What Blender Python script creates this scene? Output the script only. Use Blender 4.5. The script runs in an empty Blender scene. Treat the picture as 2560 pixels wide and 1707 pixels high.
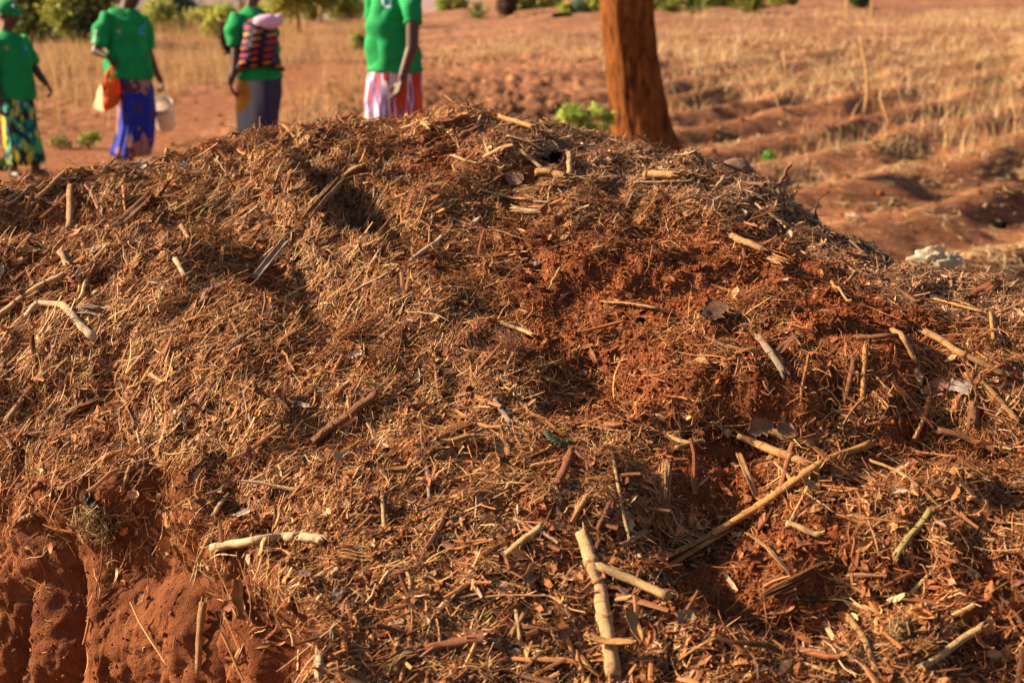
import bpy, math, random
import numpy as np
from mathutils import Vector, Matrix
from mathutils.bvhtree import BVHTree

random.seed(7)
RNG = np.random.default_rng(7)
SC = bpy.context.scene
R = math.radians

# ------------------------------------------------------------------ camera
FPX = 3555.0                     # focal length in pixels of the 2560 px wide photograph (50 mm)
PITCH = R(14.03)
CAM = np.array([0.0, 0.0, 1.70])
cd = bpy.data.cameras.new('camera')
cam = bpy.data.objects.new('camera', cd)
SC.collection.objects.link(cam)
cam.location = CAM
cam.rotation_euler = (math.pi/2 - PITCH, 0, 0)
cd.sensor_width = 36.0
cd.lens = 36.0*FPX/2560.0
cd.clip_start = 0.05
cd.clip_end = 2000
cd.dof.use_dof = True
cd.dof.focus_distance = 2.62
cd.dof.aperture_fstop = 5.0
cd.dof.aperture_blades = 9
SC.camera = cam

# ------------------------------------------------------------------ light
SUN_AZ = R(-80)                  # measured from +Y (away from the camera) towards +X
SUN_EL = R(27)
w = bpy.data.worlds.new('World')
SC.world = w
w.use_nodes = True
nt = w.node_tree
bg = nt.nodes['Background']
sky = nt.nodes.new('ShaderNodeTexSky')
sky.sky_type = 'NISHITA'
sky.sun_disc = False
sky.sun_elevation = SUN_EL
sky.sun_rotation = SUN_AZ
sky.dust_density = 3.0
nt.links.new(sky.outputs[0], bg.inputs[0])
bg.inputs[1].default_value = 0.055
sd = bpy.data.lights.new('sun', 'SUN')
sun = bpy.data.objects.new('sun', sd)
SC.collection.objects.link(sun)
sd.energy = 5.0
sd.angle = R(0.6)
sd.color = (1.0, 0.80, 0.54)
sv = Vector((math.sin(SUN_AZ)*math.cos(SUN_EL), math.cos(SUN_AZ)*math.cos(SUN_EL), math.sin(SUN_EL)))
sun.rotation_euler = sv.to_track_quat('Z', 'Y').to_euler()
sun.location = sv*30
SC.view_settings.view_transform = 'Standard'
SC.view_settings.look = 'None'
SC.view_settings.exposure = 1.34
SC.view_settings.gamma = 1.0
SC.cycles.max_bounces = 6
SC.cycles.diffuse_bounces = 3
SC.cycles.glossy_bounces = 2
SC.cycles.transmission_bounces = 3
SC.cycles.use_denoising = True

# ------------------------------------------------------------------ pixel helpers (2352 wide view of the photo: "display" px)
K = 2560.0/2352.0
FWD = np.array([0, math.cos(PITCH), -math.sin(PITCH)])
UP = np.array([0, math.sin(PITCH), math.cos(PITCH)])
def ray(dx, dy):
    u = (dx*K-1280)/FPX; v = (853.5-dy*K)/FPX
    return FWD + np.array([u, 0, 0]) + v*UP
def at_y(dx, dy, Y):
    d = ray(dx, dy)
    return CAM + d*(Y/d[1])
def project(P):
    q = np.asarray(P)-CAM
    dep = q@FWD
    return (1280+FPX*q[..., 0]/dep)/K, (853.5-FPX*(q@UP)/dep)/K, dep

# ------------------------------------------------------------------ noise
def _hash(ix, iy, iz, seed):
    with np.errstate(over='ignore'):
        h = (ix.astype(np.int64)*374761393 + iy.astype(np.int64)*668265263 + iz.astype(np.int64)*1440662683 + seed*974711) & 0xffffffff
        h = ((h ^ (h >> 13))*1274126177) & 0xffffffff
        h = h ^ (h >> 16)
    return h/4294967295.0
def vnoise(p, seed=0):
    i = np.floor(p).astype(np.int64); f = p-i
    f = f*f*f*(f*(f*6-15)+10)
    out = 0
    for a in (0, 1):
        wx = f[:, 0] if a else 1-f[:, 0]
        for b in (0, 1):
            wy = f[:, 1] if b else 1-f[:, 1]
            for c in (0, 1):
                wz = f[:, 2] if c else 1-f[:, 2]
                out = out + wx*wy*wz*_hash(i[:, 0]+a, i[:, 1]+b, i[:, 2]+c, seed)
    return out*2-1
def fbm(p, octv=4, seed=0, gain=0.5, lac=2.03):
    s = 0; a = 1.0; q = np.array(p, float)
    for o in range(octv):
        s = s + a*vnoise(q, seed+o*17); q = q*lac+3.1; a *= gain
    return s
def worley(p, seed=0):
    i = np.floor(p).astype(np.int64)
    best = np.full(len(p), 9.0)
    for a in (-1, 0, 1):
        for b in (-1, 0, 1):
            for c in (-1, 0, 1):
                j = i+np.array([a, b, c])
                q = j+np.stack([_hash(j[:, 0], j[:, 1], j[:, 2], seed+s) for s in (1, 2, 3)], 1)
                best = np.minimum(best, ((q-p)**2).sum(1))
    return np.sqrt(best)
def smooth(a, b, x):
    t = np.clip((x-a)/(b-a), 0, 1); return t*t*(3-2*t)
def nrm(v):
    return v/np.maximum(np.linalg.norm(v, axis=-1, keepdims=True), 1e-9)

# ------------------------------------------------------------------ object helpers
def tag(o, label=None, cat=None, group=None, kind=None):
    if label: o['label'] = label
    if cat: o['category'] = cat
    if group: o['group'] = group
    if kind: o['kind'] = kind
    return o
def link(name, me, parent=None, mat=None):
    o = bpy.data.objects.new(name, me)
    SC.collection.objects.link(o)
    if mat: me.materials.append(mat)
    if parent: o.parent = parent
    return o
def empty(name, loc, label, cat, group=None):
    o = bpy.data.objects.new(name, None)
    o.location = Vector([float(c) for c in loc])
    o.empty_display_size = 0.1
    SC.collection.objects.link(o)
    return tag(o, label, cat, group)
def mesh_np(name, V, faces, col=None, uv=None, smooth_sh=True):
    """V (n,3); faces: list of int arrays (m,k); col per vertex (n,3); uv per vertex (n,2)"""
    me = bpy.data.meshes.new(name)
    V = np.asarray(V, np.float32)
    faces = [np.asarray(f, np.int32) for f in faces if len(f)]
    loops = np.concatenate([f.ravel() for f in faces])
    tot = np.concatenate([np.full(len(f), f.shape[1], np.int32) for f in faces])
    start = np.concatenate([[0], np.cumsum(tot)[:-1]]).astype(np.int32)
    me.vertices.add(len(V)); me.vertices.foreach_set('co', V.ravel())
    me.loops.add(len(loops)); me.loops.foreach_set('vertex_index', loops)
    me.polygons.add(len(tot)); me.polygons.foreach_set('loop_start', start)
    me.polygons.foreach_set('loop_total', tot)
    me.polygons.foreach_set('use_smooth', np.full(len(tot), smooth_sh, bool))
    if col is not None:
        a = me.color_attributes.new('tint', 'FLOAT_COLOR', 'POINT')
        c = np.ones((len(V), 4), np.float32); c[:, :3] = col
        a.data.foreach_set('color', c.ravel())
    if uv is not None:
        l = me.uv_layers.new(name='uv')
        l.data.foreach_set('uv', np.asarray(uv, np.float32)[loops].ravel())
    me.update(calc_edges=True)
    return me
def grid_faces(nr, nc, wrap=False):
    r = np.arange(nr-1)[:, None]; c = np.arange(nc if wrap else nc-1)[None, :]
    c2 = (c+1) % nc
    a = r*nc+c; b = r*nc+c2; d = (r+1)*nc+c; e = (r+1)*nc+c2
    return np.stack([a, b, e, d], -1).reshape(-1, 4)
class MB:
    """collects shapes for ONE mesh"""
    def __init__(s): s.V = []; s.F3 = []; s.F4 = []; s.UV = []; s.n = 0
    def add(s, V, F, uv=None):
        V = np.asarray(V, float)
        if uv is None: uv = V[:, :2]*5
        s.V.append(V); s.UV.append(np.asarray(uv, float))
        for f in F:
            f = np.asarray(f)
            if len(f) == 0: continue
            (s.F3 if f.shape[1] == 3 else s.F4).append(f+s.n)
        s.n += len(V)
    def build(s, name, mat, parent=None, origin=None, smooth_sh=True):
        V = np.concatenate(s.V)
        if origin is not None: V = V-np.asarray(origin)
        F = []
        if s.F3: F.append(np.concatenate(s.F3))
        if s.F4: F.append(np.concatenate(s.F4))
        me = mesh_np(name, V, F, uv=np.concatenate(s.UV), smooth_sh=smooth_sh)
        o = link(name, me, parent, mat)
        if origin is not None and parent is None: o.location = Vector([float(c) for c in origin])
        return o
def frames(P):
    P = np.asarray(P, float)
    T = nrm(np.gradient(P, axis=0))
    up = np.array([0, 0, 1.0])
    if abs(T[:, 2]).mean() > 0.9: up = np.array([0, -1.0, 0.2])
    B = nrm(np.cross(T, up)); N = nrm(np.cross(B, T))
    return T, B, N
def tube(mb, P, rad, ns=10, flat=1.0, arc=None, jit=0.0, caps=True, seed=0, frame=None):
    """round tube along P; rad scalar or per ring; flat squashes along N"""
    P = np.asarray(P, float); nr = len(P)
    rad = np.broadcast_to(np.asarray(rad, float), (nr,))
    T, B, N = frames(P) if frame is None else frame
    th = np.linspace(0, 2*np.pi, ns, endpoint=False)
    rg = np.random.default_rng(seed)
    rr = rad[:, None]*(1+jit*rg.uniform(-1, 1, (nr, ns)))
    V = P[:, None]+rr[..., None]*(np.cos(th)[None, :, None]*B[:, None]+flat*np.sin(th)[None, :, None]*N[:, None])
    L = np.concatenate([[0], np.cumsum(np.linalg.norm(np.diff(P, axis=0), axis=1))])
    uv = np.stack(np.broadcast_arrays((th/(2*np.pi))[None, :], L[:, None]), -1).reshape(-1, 2)
    F = [grid_faces(nr, ns, True)]
    V = V.reshape(-1, 3)
    if caps:
        c0 = P[0]; c1 = P[-1]
        V = np.concatenate([V, [c0, c1]]); uv = np.concatenate([uv, [[.5, 0], [.5, L[-1]]]])
        k = np.arange(ns); k2 = (k+1) % ns
        F.append(np.stack([np.full(ns, nr*ns), k2, k], 1))
        F.append(np.stack([np.full(ns, nr*ns+1), (nr-1)*ns+k, (nr-1)*ns+k2], 1))
    mb.add(V, F, uv)
def ellipsoid(mb, c, r, rot=None, n=16, m=12, noise=0.0, seed=0):
    th = np.linspace(0, 2*np.pi, n, endpoint=False); ph = np.linspace(0.02, np.pi-0.02, m)
    D = np.stack([np.sin(ph)[:, None]*np.cos(th), np.sin(ph)[:, None]*np.sin(th), np.cos(ph)[:, None]*np.ones(n)], -1).reshape(-1, 3)
    k = 1.0
    if noise: k = 1+noise*fbm(D*1.7+seed, 4, seed)[:, None]
    V = D*k*np.asarray(r)
    if rot is not None: V = V@np.asarray(rot).T
    F = [grid_faces(m, n, True)]
    V = np.concatenate([V, V[:n].mean(0)[None], V[-n:].mean(0)[None]])+np.asarray(c)
    q = np.arange(n); q2 = (q+1) % n
    F.append(np.stack([np.full(n, n*m), q2, q], 1)); F.append(np.stack([np.full(n, n*m+1), (m-1)*n+q, (m-1)*n+q2], 1))
    mb.add(V, F)

# ------------------------------------------------------------------ materials
def new_mat(name):
    m = bpy.data.materials.new(name); m.use_nodes = True
    n = m.node_tree.nodes; p = n['Principled BSDF']
    return m, m.node_tree, n, p
def N_(nt, typ, **kw):
    n = nt.nodes.new(typ)
    for k, v in kw.items():
        if k in ('inp',):
            for a, b in v.items(): n.inputs[a].default_value = b
        else: setattr(n, k, v)
    return n
def ramp(nt, fac, stops):
    r = nt.nodes.new('ShaderNodeValToRGB')
    e = r.color_ramp.elements
    while len(e) < len(stops): e.new(0.5)
    for el, (p, c) in zip(e, stops):
        el.position = p; el.color = (*c, 1)
    nt.links.new(fac, r.inputs[0]); return r.outputs[0]
def mixc(nt, fac, a, b, mode='MIX'):
    m = nt.nodes.new('ShaderNodeMix'); m.data_type = 'RGBA'; m.blend_type = mode
    for s, v in ((0, fac), (6, a), (7, b)):
        if isinstance(v, (int, float)): m.inputs[s].default_value = v
        elif isinstance(v, tuple): m.inputs[s].default_value = (*v, 1)
        else: nt.links.new(v, m.inputs[s])
    return m.outputs[2]
def noise_n(nt, scale, vec=None, detail=4, rough=0.55, coord='Object', vscale=None):
    tc = nt.nodes.new('ShaderNodeTexCoord')
    src = tc.outputs[coord] if vec is None else vec
    if vscale:
        mp = nt.nodes.new('ShaderNodeMapping'); mp.inputs['Scale'].default_value = vscale
        nt.links.new(src, mp.inputs[0]); src = mp.outputs[0]
    n = nt.nodes.new('ShaderNodeTexNoise')
    n.inputs['Scale'].default_value = scale; n.inputs['Detail'].default_value = detail; n.inputs['Roughness'].default_value = rough
    nt.links.new(src, n.inputs['Vector']); return n.outputs[0]
def bump(nt, p, h, strength, dist):
    b = nt.nodes.new('ShaderNodeBump'); b.inputs['Strength'].default_value = strength; b.inputs['Distance'].default_value = dist
    nt.links.new(h, b.inputs['Height']); nt.links.new(b.outputs[0], p.inputs['Normal'])
def soil_mat(name, grain=260.0, dist=0.004, attr=True, cols=((0.105, 0.032, 0.0135), (0.21, 0.069, 0.027), (0.29, 0.105, 0.043))):
    m, nt, n, p = new_mat(name)
    a = noise_n(nt, 7, detail=6); b = noise_n(nt, grain, detail=5, rough=0.7)
    c = ramp(nt, a, [(0.3, cols[0]), (0.5, cols[1]), (0.75, cols[2])])
    c = mixc(nt, 0.55, c, ramp(nt, b, [(0.3, (0.45, 0.4, 0.38)), (0.7, (1.3, 1.3, 1.3))]), 'MULTIPLY')
    if attr:
        at = nt.nodes.new('ShaderNodeAttribute'); at.attribute_name = 'tint'
        c = mixc(nt, 1.0, c, at.outputs[0], 'MULTIPLY')
    nt.links.new(c, p.inputs['Base Color'])
    p.inputs['Roughness'].default_value = 0.95; p.inputs['Specular IOR Level'].default_value = 0.15
    b2 = noise_n(nt, grain*0.28, detail=4, rough=0.6)
    ad = nt.nodes.new('ShaderNodeMath'); ad.operation = 'MULTIPLY_ADD'; ad.inputs[1].default_value = 2.2
    nt.links.new(b2, ad.inputs[0]); nt.links.new(b, ad.inputs[2])
    bump(nt, p, ad.outputs[0], 1.0, dist)
    return m
def litter_mat(name, scale=350.0, rough=0.7, spec=0.25):
    m, nt, n, p = new_mat(name)
    at = nt.nodes.new('ShaderNodeAttribute'); at.attribute_name = 'tint'
    b = noise_n(nt, scale, detail=3)
    c = mixc(nt, 0.6, at.outputs[0], ramp(nt, b, [(0.3, (0.45, 0.42, 0.4)), (0.7, (1.3, 1.3, 1.25))]), 'MULTIPLY')
    nt.links.new(c, p.inputs['Base Color'])
    p.inputs['Roughness'].default_value = rough; p.inputs['Specular IOR Level'].default_value = spec
    return m
_canes = {}
CC = {  # light colour, dark colour, dust amount
    'pale': ((0.62, 0.41, 0.19), (0.34, 0.18, 0.075), 0.18), 'white': ((0.70, 0.53, 0.33), (0.40, 0.24, 0.12), 0.2),
    'tan': ((0.52, 0.29, 0.115), (0.24, 0.105, 0.038), 0.3), 'gold': ((0.64, 0.32, 0.10), (0.34, 0.14, 0.04), 0.2),
    'brown': ((0.27, 0.11, 0.045), (0.11, 0.04, 0.016), 0.35), 'dark': ((0.12, 0.055, 0.028), (0.05, 0.02, 0.01), 0.2),
    'red': ((0.33, 0.11, 0.05), (0.16, 0.05, 0.022), 0.4), 'grey': ((0.38, 0.28, 0.20), (0.17, 0.11, 0.075), 0.3),
    'green': ((0.42, 0.34, 0.12), (0.22, 0.17, 0.055), 0.3), 'pink': ((0.34, 0.17, 0.12), (0.2, 0.09, 0.06), 0.2),
    'paper': ((0.66, 0.55, 0.43), (0.42, 0.31, 0.22), 0.2), 'coal': ((0.04, 0.035, 0.035), (0.015, 0.012, 0.012), 0.1),
    'stone': ((0.26, 0.15, 0.10), (0.13, 0.06, 0.04), 0.3), 'whitestone': ((0.50, 0.42, 0.36), (0.34, 0.25, 0.2), 0.15)}
def cane_mat(key):
    if key in _canes: return _canes[key]
    a, b, dust = CC[key]
    m, nt, n, p = new_mat('plant_'+key)
    st = noise_n(nt, 6.0, coord='UV', vscale=(9, 26, 1), detail=5, rough=0.65)
    st2 = noise_n(nt, 3.0, coord='UV', vscale=(60, 30, 1), detail=3)
    c = ramp(nt, st, [(0.32, b), (0.58, a)])
    c = mixc(nt, 0.6, c, ramp(nt, st2, [(0.35, (0.6, 0.55, 0.5)), (0.6, (1.12, 1.12, 1.12))]), 'MULTIPLY')
    d = noise_n(nt, 55, detail=5, rough=0.7)
    f = ramp(nt, d, [(0.63-dust*0.5, (0, 0, 0)), (0.74-dust*0.3, (1, 1, 1))])
    mx = nt.nodes.new('ShaderNodeMath'); mx.operation = 'MULTIPLY'; mx.inputs[1].default_value = 0.92
    nt.links.new(f, mx.inputs[0])
    c = mixc(nt, mx.outputs[0], c, (0.24, 0.075, 0.024))
    nt.links.new(c, p.inputs['Base Color'])
    p.inputs['Roughness'].default_value = 0.6; p.inputs['Specular IOR Level'].default_value = 0.3
    bump(nt, p, st2, 0.8, 0.0022)
    _canes[key] = m; return m
def plain_mat(name, col, rough=0.8, nscale=20.0, var=0.35, spec=0.3, trans=0.0):
    m, nt, n, p = new_mat(name)
    b = noise_n(nt, nscale, detail=4)
    lo = tuple(c*(1-var) for c in col); hi = tuple(min(1, c*(1+var)) for c in col)
    nt.links.new(ramp(nt, b, [(0.3, lo), (0.7, hi)]), p.inputs['Base Color'])
    p.inputs['Roughness'].default_value = rough; p.inputs['Specular IOR Level'].default_value = spec
    if trans:
        t = nt.nodes.new('ShaderNodeBsdfTranslucent'); mx = nt.nodes.new('ShaderNodeMixShader')
        mx.inputs[0].default_value = trans
        t.inputs[0].default_value = (*hi, 1)
        nt.links.new(p.outputs[0], mx.inputs[1]); nt.links.new(t.outputs[0], mx.inputs[2])
        nt.links.new(mx.outputs[0], nt.nodes['Material Output'].inputs[0])
    return m
def leaf_mat(name, trans=0.35):
    """leaf colour from the tint attribute, part of the light passing through"""
    m, nt, n, p = new_mat(name)
    at = nt.nodes.new('ShaderNodeAttribute'); at.attribute_name = 'tint'
    nt.links.new(at.outputs[0], p.inputs['Base Color']); p.inputs['Roughness'].default_value = 0.6
    p.inputs['Specular IOR Level'].default_value = 0.25
    t = nt.nodes.new('ShaderNodeBsdfTranslucent'); nt.links.new(at.outputs[0], t.inputs[0])
    mx = nt.nodes.new('ShaderNodeMixShader'); mx.inputs[0].default_value = trans
    nt.links.new(p.outputs[0], mx.inputs[1]); nt.links.new(t.outputs[0], mx.inputs[2])
    nt.links.new(mx.outputs[0], nt.nodes['Material Output'].inputs[0])
    return m
M_SOIL = soil_mat('red_soil')
M_FIELD = soil_mat('field_soil', grain=45, dist=0.02)
M_LITTER = litter_mat('straw')
M_FLAKE = litter_mat('leaf_chips', 180)
M_CRUMB = litter_mat('soil_crumbs', 300, 0.95, 0.1)
M_DRYGRASS = leaf_mat('dry_grass', 0.3)
M_LEAF = leaf_mat('green_leaves', 0.35)
# ------------------------------------------------------------------ terrain (field behind the mound, rising away)
def lean(X, Y):
    return smooth(-0.15, 0.10, X/np.maximum(Y, 1.0))
def terrain_base(X, Y):
    X = np.asarray(X, float); Y = np.asarray(Y, float)
    k = 0.010+0.021*lean(X, Y)
    z = k*np.maximum(Y-14, 0)
    z = z-0.05*np.maximum(Y-55, 0)*(1-lean(X, Y))*(Y < 110)-0.05*55*(1-lean(X, Y))*(Y >= 110)
    z = z+0.13*np.maximum(Y-120, 0)
    z = z+0.31*np.exp(-((X+0.95)/1.1)**2-((Y-9.3)/1.6)**2)
    z = z+0.12*np.exp(-((X+2.4)/1.0)**2-((Y-13.5)/1.0)**2)
    return z
def ground_hit(dx, dy):
    d = ray(dx, dy); lo, hi = 3.0, 400.0
    for Y in np.arange(4, 400, 0.25):
        p = CAM+d*(Y/d[1])
        if p[2] < terrain_base(p[0], p[1]): hi = Y; break
    p = CAM+d*(hi/d[1]); p[2] = float(terrain_base(p[0], p[1])); return p
PA = ground_hit(40, 395); PB = ground_hit(380, 290); PC = ground_hit(760, 150)
def seg_dist(X, Y, a, b):
    d = (b-a)[:2]; L2 = d@d
    t = np.clip(((X-a[0])*d[0]+(Y-a[1])*d[1])/L2, 0, 1)
    return np.hypot(X-a[0]-t*d[0], Y-a[1]-t*d[1])
def path_mask(X, Y):
    d = np.minimum(seg_dist(X, Y, PA, PB), seg_dist(X, Y, PB, PC))
    return 1-smooth(0.35, 1.3, d)
def furrow_mask(X, Y):
    return smooth(0.02, 0.10, X/np.maximum(Y, 1.0))*smooth(3.5, 5.5, Y)*(1-smooth(24, 34, Y))
def till_band(X, Y):
    u = X/np.maximum(Y, 1)
    return smooth(-0.16, -0.09, u)*(1-smooth(0.06, 0.12, u))*smooth(11, 14, Y)*(1-smooth(22, 26, Y))
def terrain(X, Y, colour=False):
    z = terrain_base(X, Y)
    p = np.stack([X, Y, np.zeros_like(X)], 1)
    pm = path_mask(X, Y); fm = furrow_mask(X, Y)
    n1 = fbm(p*0.9, 3, 3); n2 = fbm(p*3.3, 4, 5); n3 = fbm(p*11, 3, 9)
    ph = (X*0.78-Y*0.625)/1.05+0.22*n1
    s = 0.5+0.5*np.cos(2*np.pi*ph)
    brk = smooth(-0.75, 0.3, fbm(p*0.8+7, 2, 31))
    z = z+fm*(0.19*s**1.3-0.06)*(0.8+0.2*brk)+fm*0.014*n2
    till = (1-pm)*(1-fm)*smooth(4, 7, Y)
    z = z+till*(0.045*np.abs(n2)+0.02*n3)*(1+1.2*till_band(X, Y))+0.006*n3
    if not colour: return z
    c = np.ones((len(X), 3))
    dk = smooth(-0.3, 0.5, n1+0.5*n2)
    c *= (1.0+0.55*dk)[:, None]*np.array([1.25, 1.5, 1.75])*(1-0.32*till_band(X, Y))[:, None]  # field soil lightened and desaturated, air haze put into the tint
    lite = np.clip(pm, 0, 1)[:, None]
    c = c*(1-lite)+np.array([1.55, 1.75, 1.95])*lite
    # straw dusted far field: paler and browner
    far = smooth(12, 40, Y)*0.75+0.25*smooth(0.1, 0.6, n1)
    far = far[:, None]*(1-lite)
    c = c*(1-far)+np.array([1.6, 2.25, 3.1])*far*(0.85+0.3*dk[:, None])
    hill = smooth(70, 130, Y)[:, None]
    c = c*(1-hill)+np.array([1.5, 3.2, 8.0])*hill*(0.9+0.15*n1[:, None])  # distance haze put into the hill's colour, a pale pinkish tint
    return z, c
gy = np.concatenate([np.arange(-6, 3.5, 0.5), 3.5*1.0085**np.arange(0, 360)])
gy = gy[gy < 80]; gy = np.concatenate([gy, 80*1.045**np.arange(1, 42)])
gu = np.linspace(-1, 1, 420)
GU, GY = np.meshgrid(gu, gy)
half = 2.2+0.42*np.maximum(GY, 3)+0.9*np.maximum(GY-60, 0)*0.3
GX = np.sign(GU)*(np.abs(GU)**1.15)*half*1.35
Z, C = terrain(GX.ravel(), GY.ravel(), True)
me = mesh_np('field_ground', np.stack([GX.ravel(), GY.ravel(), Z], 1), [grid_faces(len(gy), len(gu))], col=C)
tag(link('field_ground', me, mat=M_FIELD), 'red ploughed field with furrows and a paler worn footpath', 'ground', kind='structure')
# wide skirt of the same soil reaching the horizon, a step below the detailed sheet
xs = np.linspace(-900, 900, 60); ys = np.linspace(-60, 1200, 60)
SX, SY = np.meshgrid(xs, ys)
sz = terrain_base(SX.ravel(), SY.ravel())-0.6
me = mesh_np('outer_ground', np.stack([SX.ravel(), SY.ravel(), sz], 1), [grid_faces(60, 60)], col=np.ones((3600, 3)))
tag(link('outer_ground', me, mat=M_FIELD), 'red earth stretching away beyond the field', 'ground', kind='structure')

# ------------------------------------------------------------------ mound
def pz(dx, dy, Y):
    return at_y(dx, dy, Y)
cols = [-400, 0, 400, 840, 1200, 1600, 2000, 2352, 2750]
sky_x = [-400, 0, 100, 200, 350, 480, 560, 640, 740, 840, 960, 1040, 1130, 1250, 1400, 1560, 1680, 1790, 1860, 1990, 2080, 2200, 2352, 2750]
sky_y = [465, 436, 430, 420, 376, 352, 334, 312, 303, 296, 278, 246, 262, 293, 334, 372, 405, 442, 506, 590, 622, 648, 684, 790]
def skyline(x): return np.interp(x, sky_x, sky_y)
crestY = [3.4, 3.35, 3.6, 3.7, 3.6, 3.45, 3.1, 2.88, 2.75]
rows = {560: [3.1, 3.05, 3.05, 3.05, 3.02, 3.0, None, None, None], 700: [3.0, 2.9, 2.78, 2.76, 2.75, 2.68, 2.66, None, None],
        850: [2.95, 2.78, 2.62, 2.52, 2.46, 2.40, 2.38, 2.40, 2.45], 1000: [2.9, 2.68, 2.49, 2.36, 2.30, 2.22, 2.2, 2.2, 2.2],
        1250: [None, None, 2.32, 2.10, 2.05, 2.0, 1.97, 1.95, 1.95], 1568: [None, None, None, 1.85, 1.82, 1.78, 1.75, 1.73, 1.7]}
fixed = []
for y, rr in rows.items():
    for x, Y in zip(cols, rr):
        if Y: fixed.append(pz(x, y, Y))
for x, y, Y in ((0, 1150, 2.6), (200, 1210, 2.45), (400, 1290, 2.3), (560, 1400, 2.05), (650, 1568, 1.85)): fixed.append(pz(x, y, Y))
for x in (-0.3, 0.2, 0.7, 1.3, 2.0):
    fixed.append((x, 1.25, 0.42)); fixed.append((x, 0.95, 0.10))
for x in (-3.2, 3.2):
    for y, z in ((1.5, 0.2), (2.5, 0.5), (3.5, 0.8 if x < 0 else 0.2), (4.8, 0.0)): fixed.append((x, y, z))
for x in (-2.0, -1.0, 0, 1.0, 1.8):
    fixed.append((x, 5.0, 0.02))
fixed = np.array(fixed, float)
cx = np.array([-400, -200, 0, 100, 200, 350, 480, 600, 720, 840, 960, 1040, 1130, 1250, 1400, 1560, 1680, 1790, 1860, 1990, 2080, 2200, 2352, 2550, 2750], float)
cY = np.interp(cx, cols, crestY)
crest = np.array([pz(x, skyline(x), Y) for x, Y in zip(cx, cY)])
def tps_fit(P):
    A = P[:, :2]; n = len(A)
    d2 = ((A[:, None]-A[None])**2).sum(-1); Kk = 0.5*d2*np.log(d2+1e-12)
    M = np.zeros((n+3, n+3)); M[:n, :n] = Kk+np.eye(n)*2e-4
    M[:n, n] = 1; M[:n, n+1:] = A; M[n, :n] = 1; M[n+1:, :n] = A.T
    return A, np.linalg.solve(M, np.concatenate([P[:, 2], [0, 0, 0]]))
def tps_eval(fit, X, Y):
    A, c = fit; out = np.empty(len(X)); n = len(A)
    for s in range(0, len(X), 50000):
        x = X[s:s+50000]; y = Y[s:s+50000]
        d2 = (x[:, None]-A[:, 0])**2+(y[:, None]-A[:, 1])**2
        out[s:s+50000] = (0.5*d2*np.log(d2+1e-12))@c[:n]+c[n]+c[n+1]*x+c[n+2]*y
    return out
def with_back(cr):
    b = cr.copy(); b[:, 1] += 0.35; b[:, 2] -= 0.16
    b2 = cr[::2].copy(); b2[:, 1] += 0.8; b2[:, 2] = b2[:, 2]*0.42
    return np.concatenate([fixed, cr, b, b2])
for it in range(5):
    fit = tps_fit(with_back(crest))
    for i, x in enumerate(cx):
        Ys = np.linspace(cY[i]-0.6, cY[i]+0.4, 60)
        # points of the surface in the vertical plane through this pixel column
        Xs = Ys*(ray(x, skyline(x))[0]/ray(x, skyline(x))[1])
        zz = tps_eval(fit, Xs, Ys)
        _, py, dep = project(np.stack([Xs, Ys, zz], 1))
        err = (py.min()-skyline(x))*K/FPX*dep.mean()
        crest[i, 2] += err*0.8
fit = tps_fit(with_back(crest))
# hollows and swells: (display x, y, metres, radius x, radius y, turn)
def hitY(x, y):
    Ys = np.linspace(1.3, 3.9, 400); d = ray(x, y)
    P = CAM+d*(Ys/d[1])[:, None]; z = tps_eval(fit, P[:, 0], P[:, 1])
    k = np.argmax(z > P[:, 2]); return P[k, 0], P[k, 1]
FEAT = [(822, 500, -0.15, 0.075, 0.22, -0.55), (700, 650, -0.09, 0.075, 0.2, -0.6), (715, 470, 0.085, 0.06, 0.24, -0.55), (930, 620, 0.045, 0.09, 0.26, -0.45), (930, 560, 0.03, 0.12, 0.25, -0.2),
        (1450, 640, 0.045, 0.30, 0.16, 0), (1850, 760, 0.035, 0.25, 0.14, 0), (2080, 870, 0.045, 0.20, 0.05, 0), (2110, 985, -0.12, 0.22, 0.07, 0.1),
        (1610, 1120, -0.11, 0.13, 0.09, 0), (1430, 1130, 0.04, 0.08, 0.10, 0), (1720, 1340, -0.10, 0.14, 0.07, 0.3), (1560, 1340, 0.03, 0.06, 0.06, 0), (1750, 950, -0.06, 0.13, 0.06, 0), (1950, 1320, -0.05, 0.12, 0.06, 0), (2200, 1200, 0.03, 0.14, 0.1, 0),
        (150, 470, -0.09, 0.10, 0.09, 0), (20, 510, -0.09, 0.07, 0.06, 0), (90, 880, -0.05, 0.10, 0.06, 0), (230, 880, -0.06, 0.08, 0.05, 0), (790, 1000, -0.07, 0.11, 0.045, 0.3),
        (500, 1030, 0.02, 0.2, 0.1, 0), (1010, 380, -0.03, 0.14, 0.16, 0), (1220, 450, -0.035, 0.2, 0.12, 0), (1050, 950, -0.02, 0.12, 0.06, 0), (1500, 1300, 0.02, 0.1, 0.05, 0),
        (1150, 1230, 0.02, 0.13, 0.06, 0), (330, 600, 0.025, 0.12, 0.12, 0), (330, 480, -0.03, 0.06, 0.09, -0.4), (1300, 900, -0.02, 0.15, 0.08, 0), (2330, 1480, -0.07, 0.10, 0.06, 0), (1880, 1395, -0.04, 0.08, 0.03, 0)]
FW = [(*hitY(f[0], f[1]), *f[2:]) for f in FEAT]
def H(X, Y):
    z = tps_eval(fit, X, Y)
    for fx, fy, a, rx, ry, t in FW:
        c, s = math.cos(t), math.sin(t)
        u = (X-fx)*c-(Y-fy)*s; v = (X-fx)*s+(Y-fy)*c
        z = z+a*np.exp(-(u/rx)**2-(v/ry)**2)
    e = smooth(0, 0.9, 3.25-np.abs(X))
    return z*e-0.15*(1-e)
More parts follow.
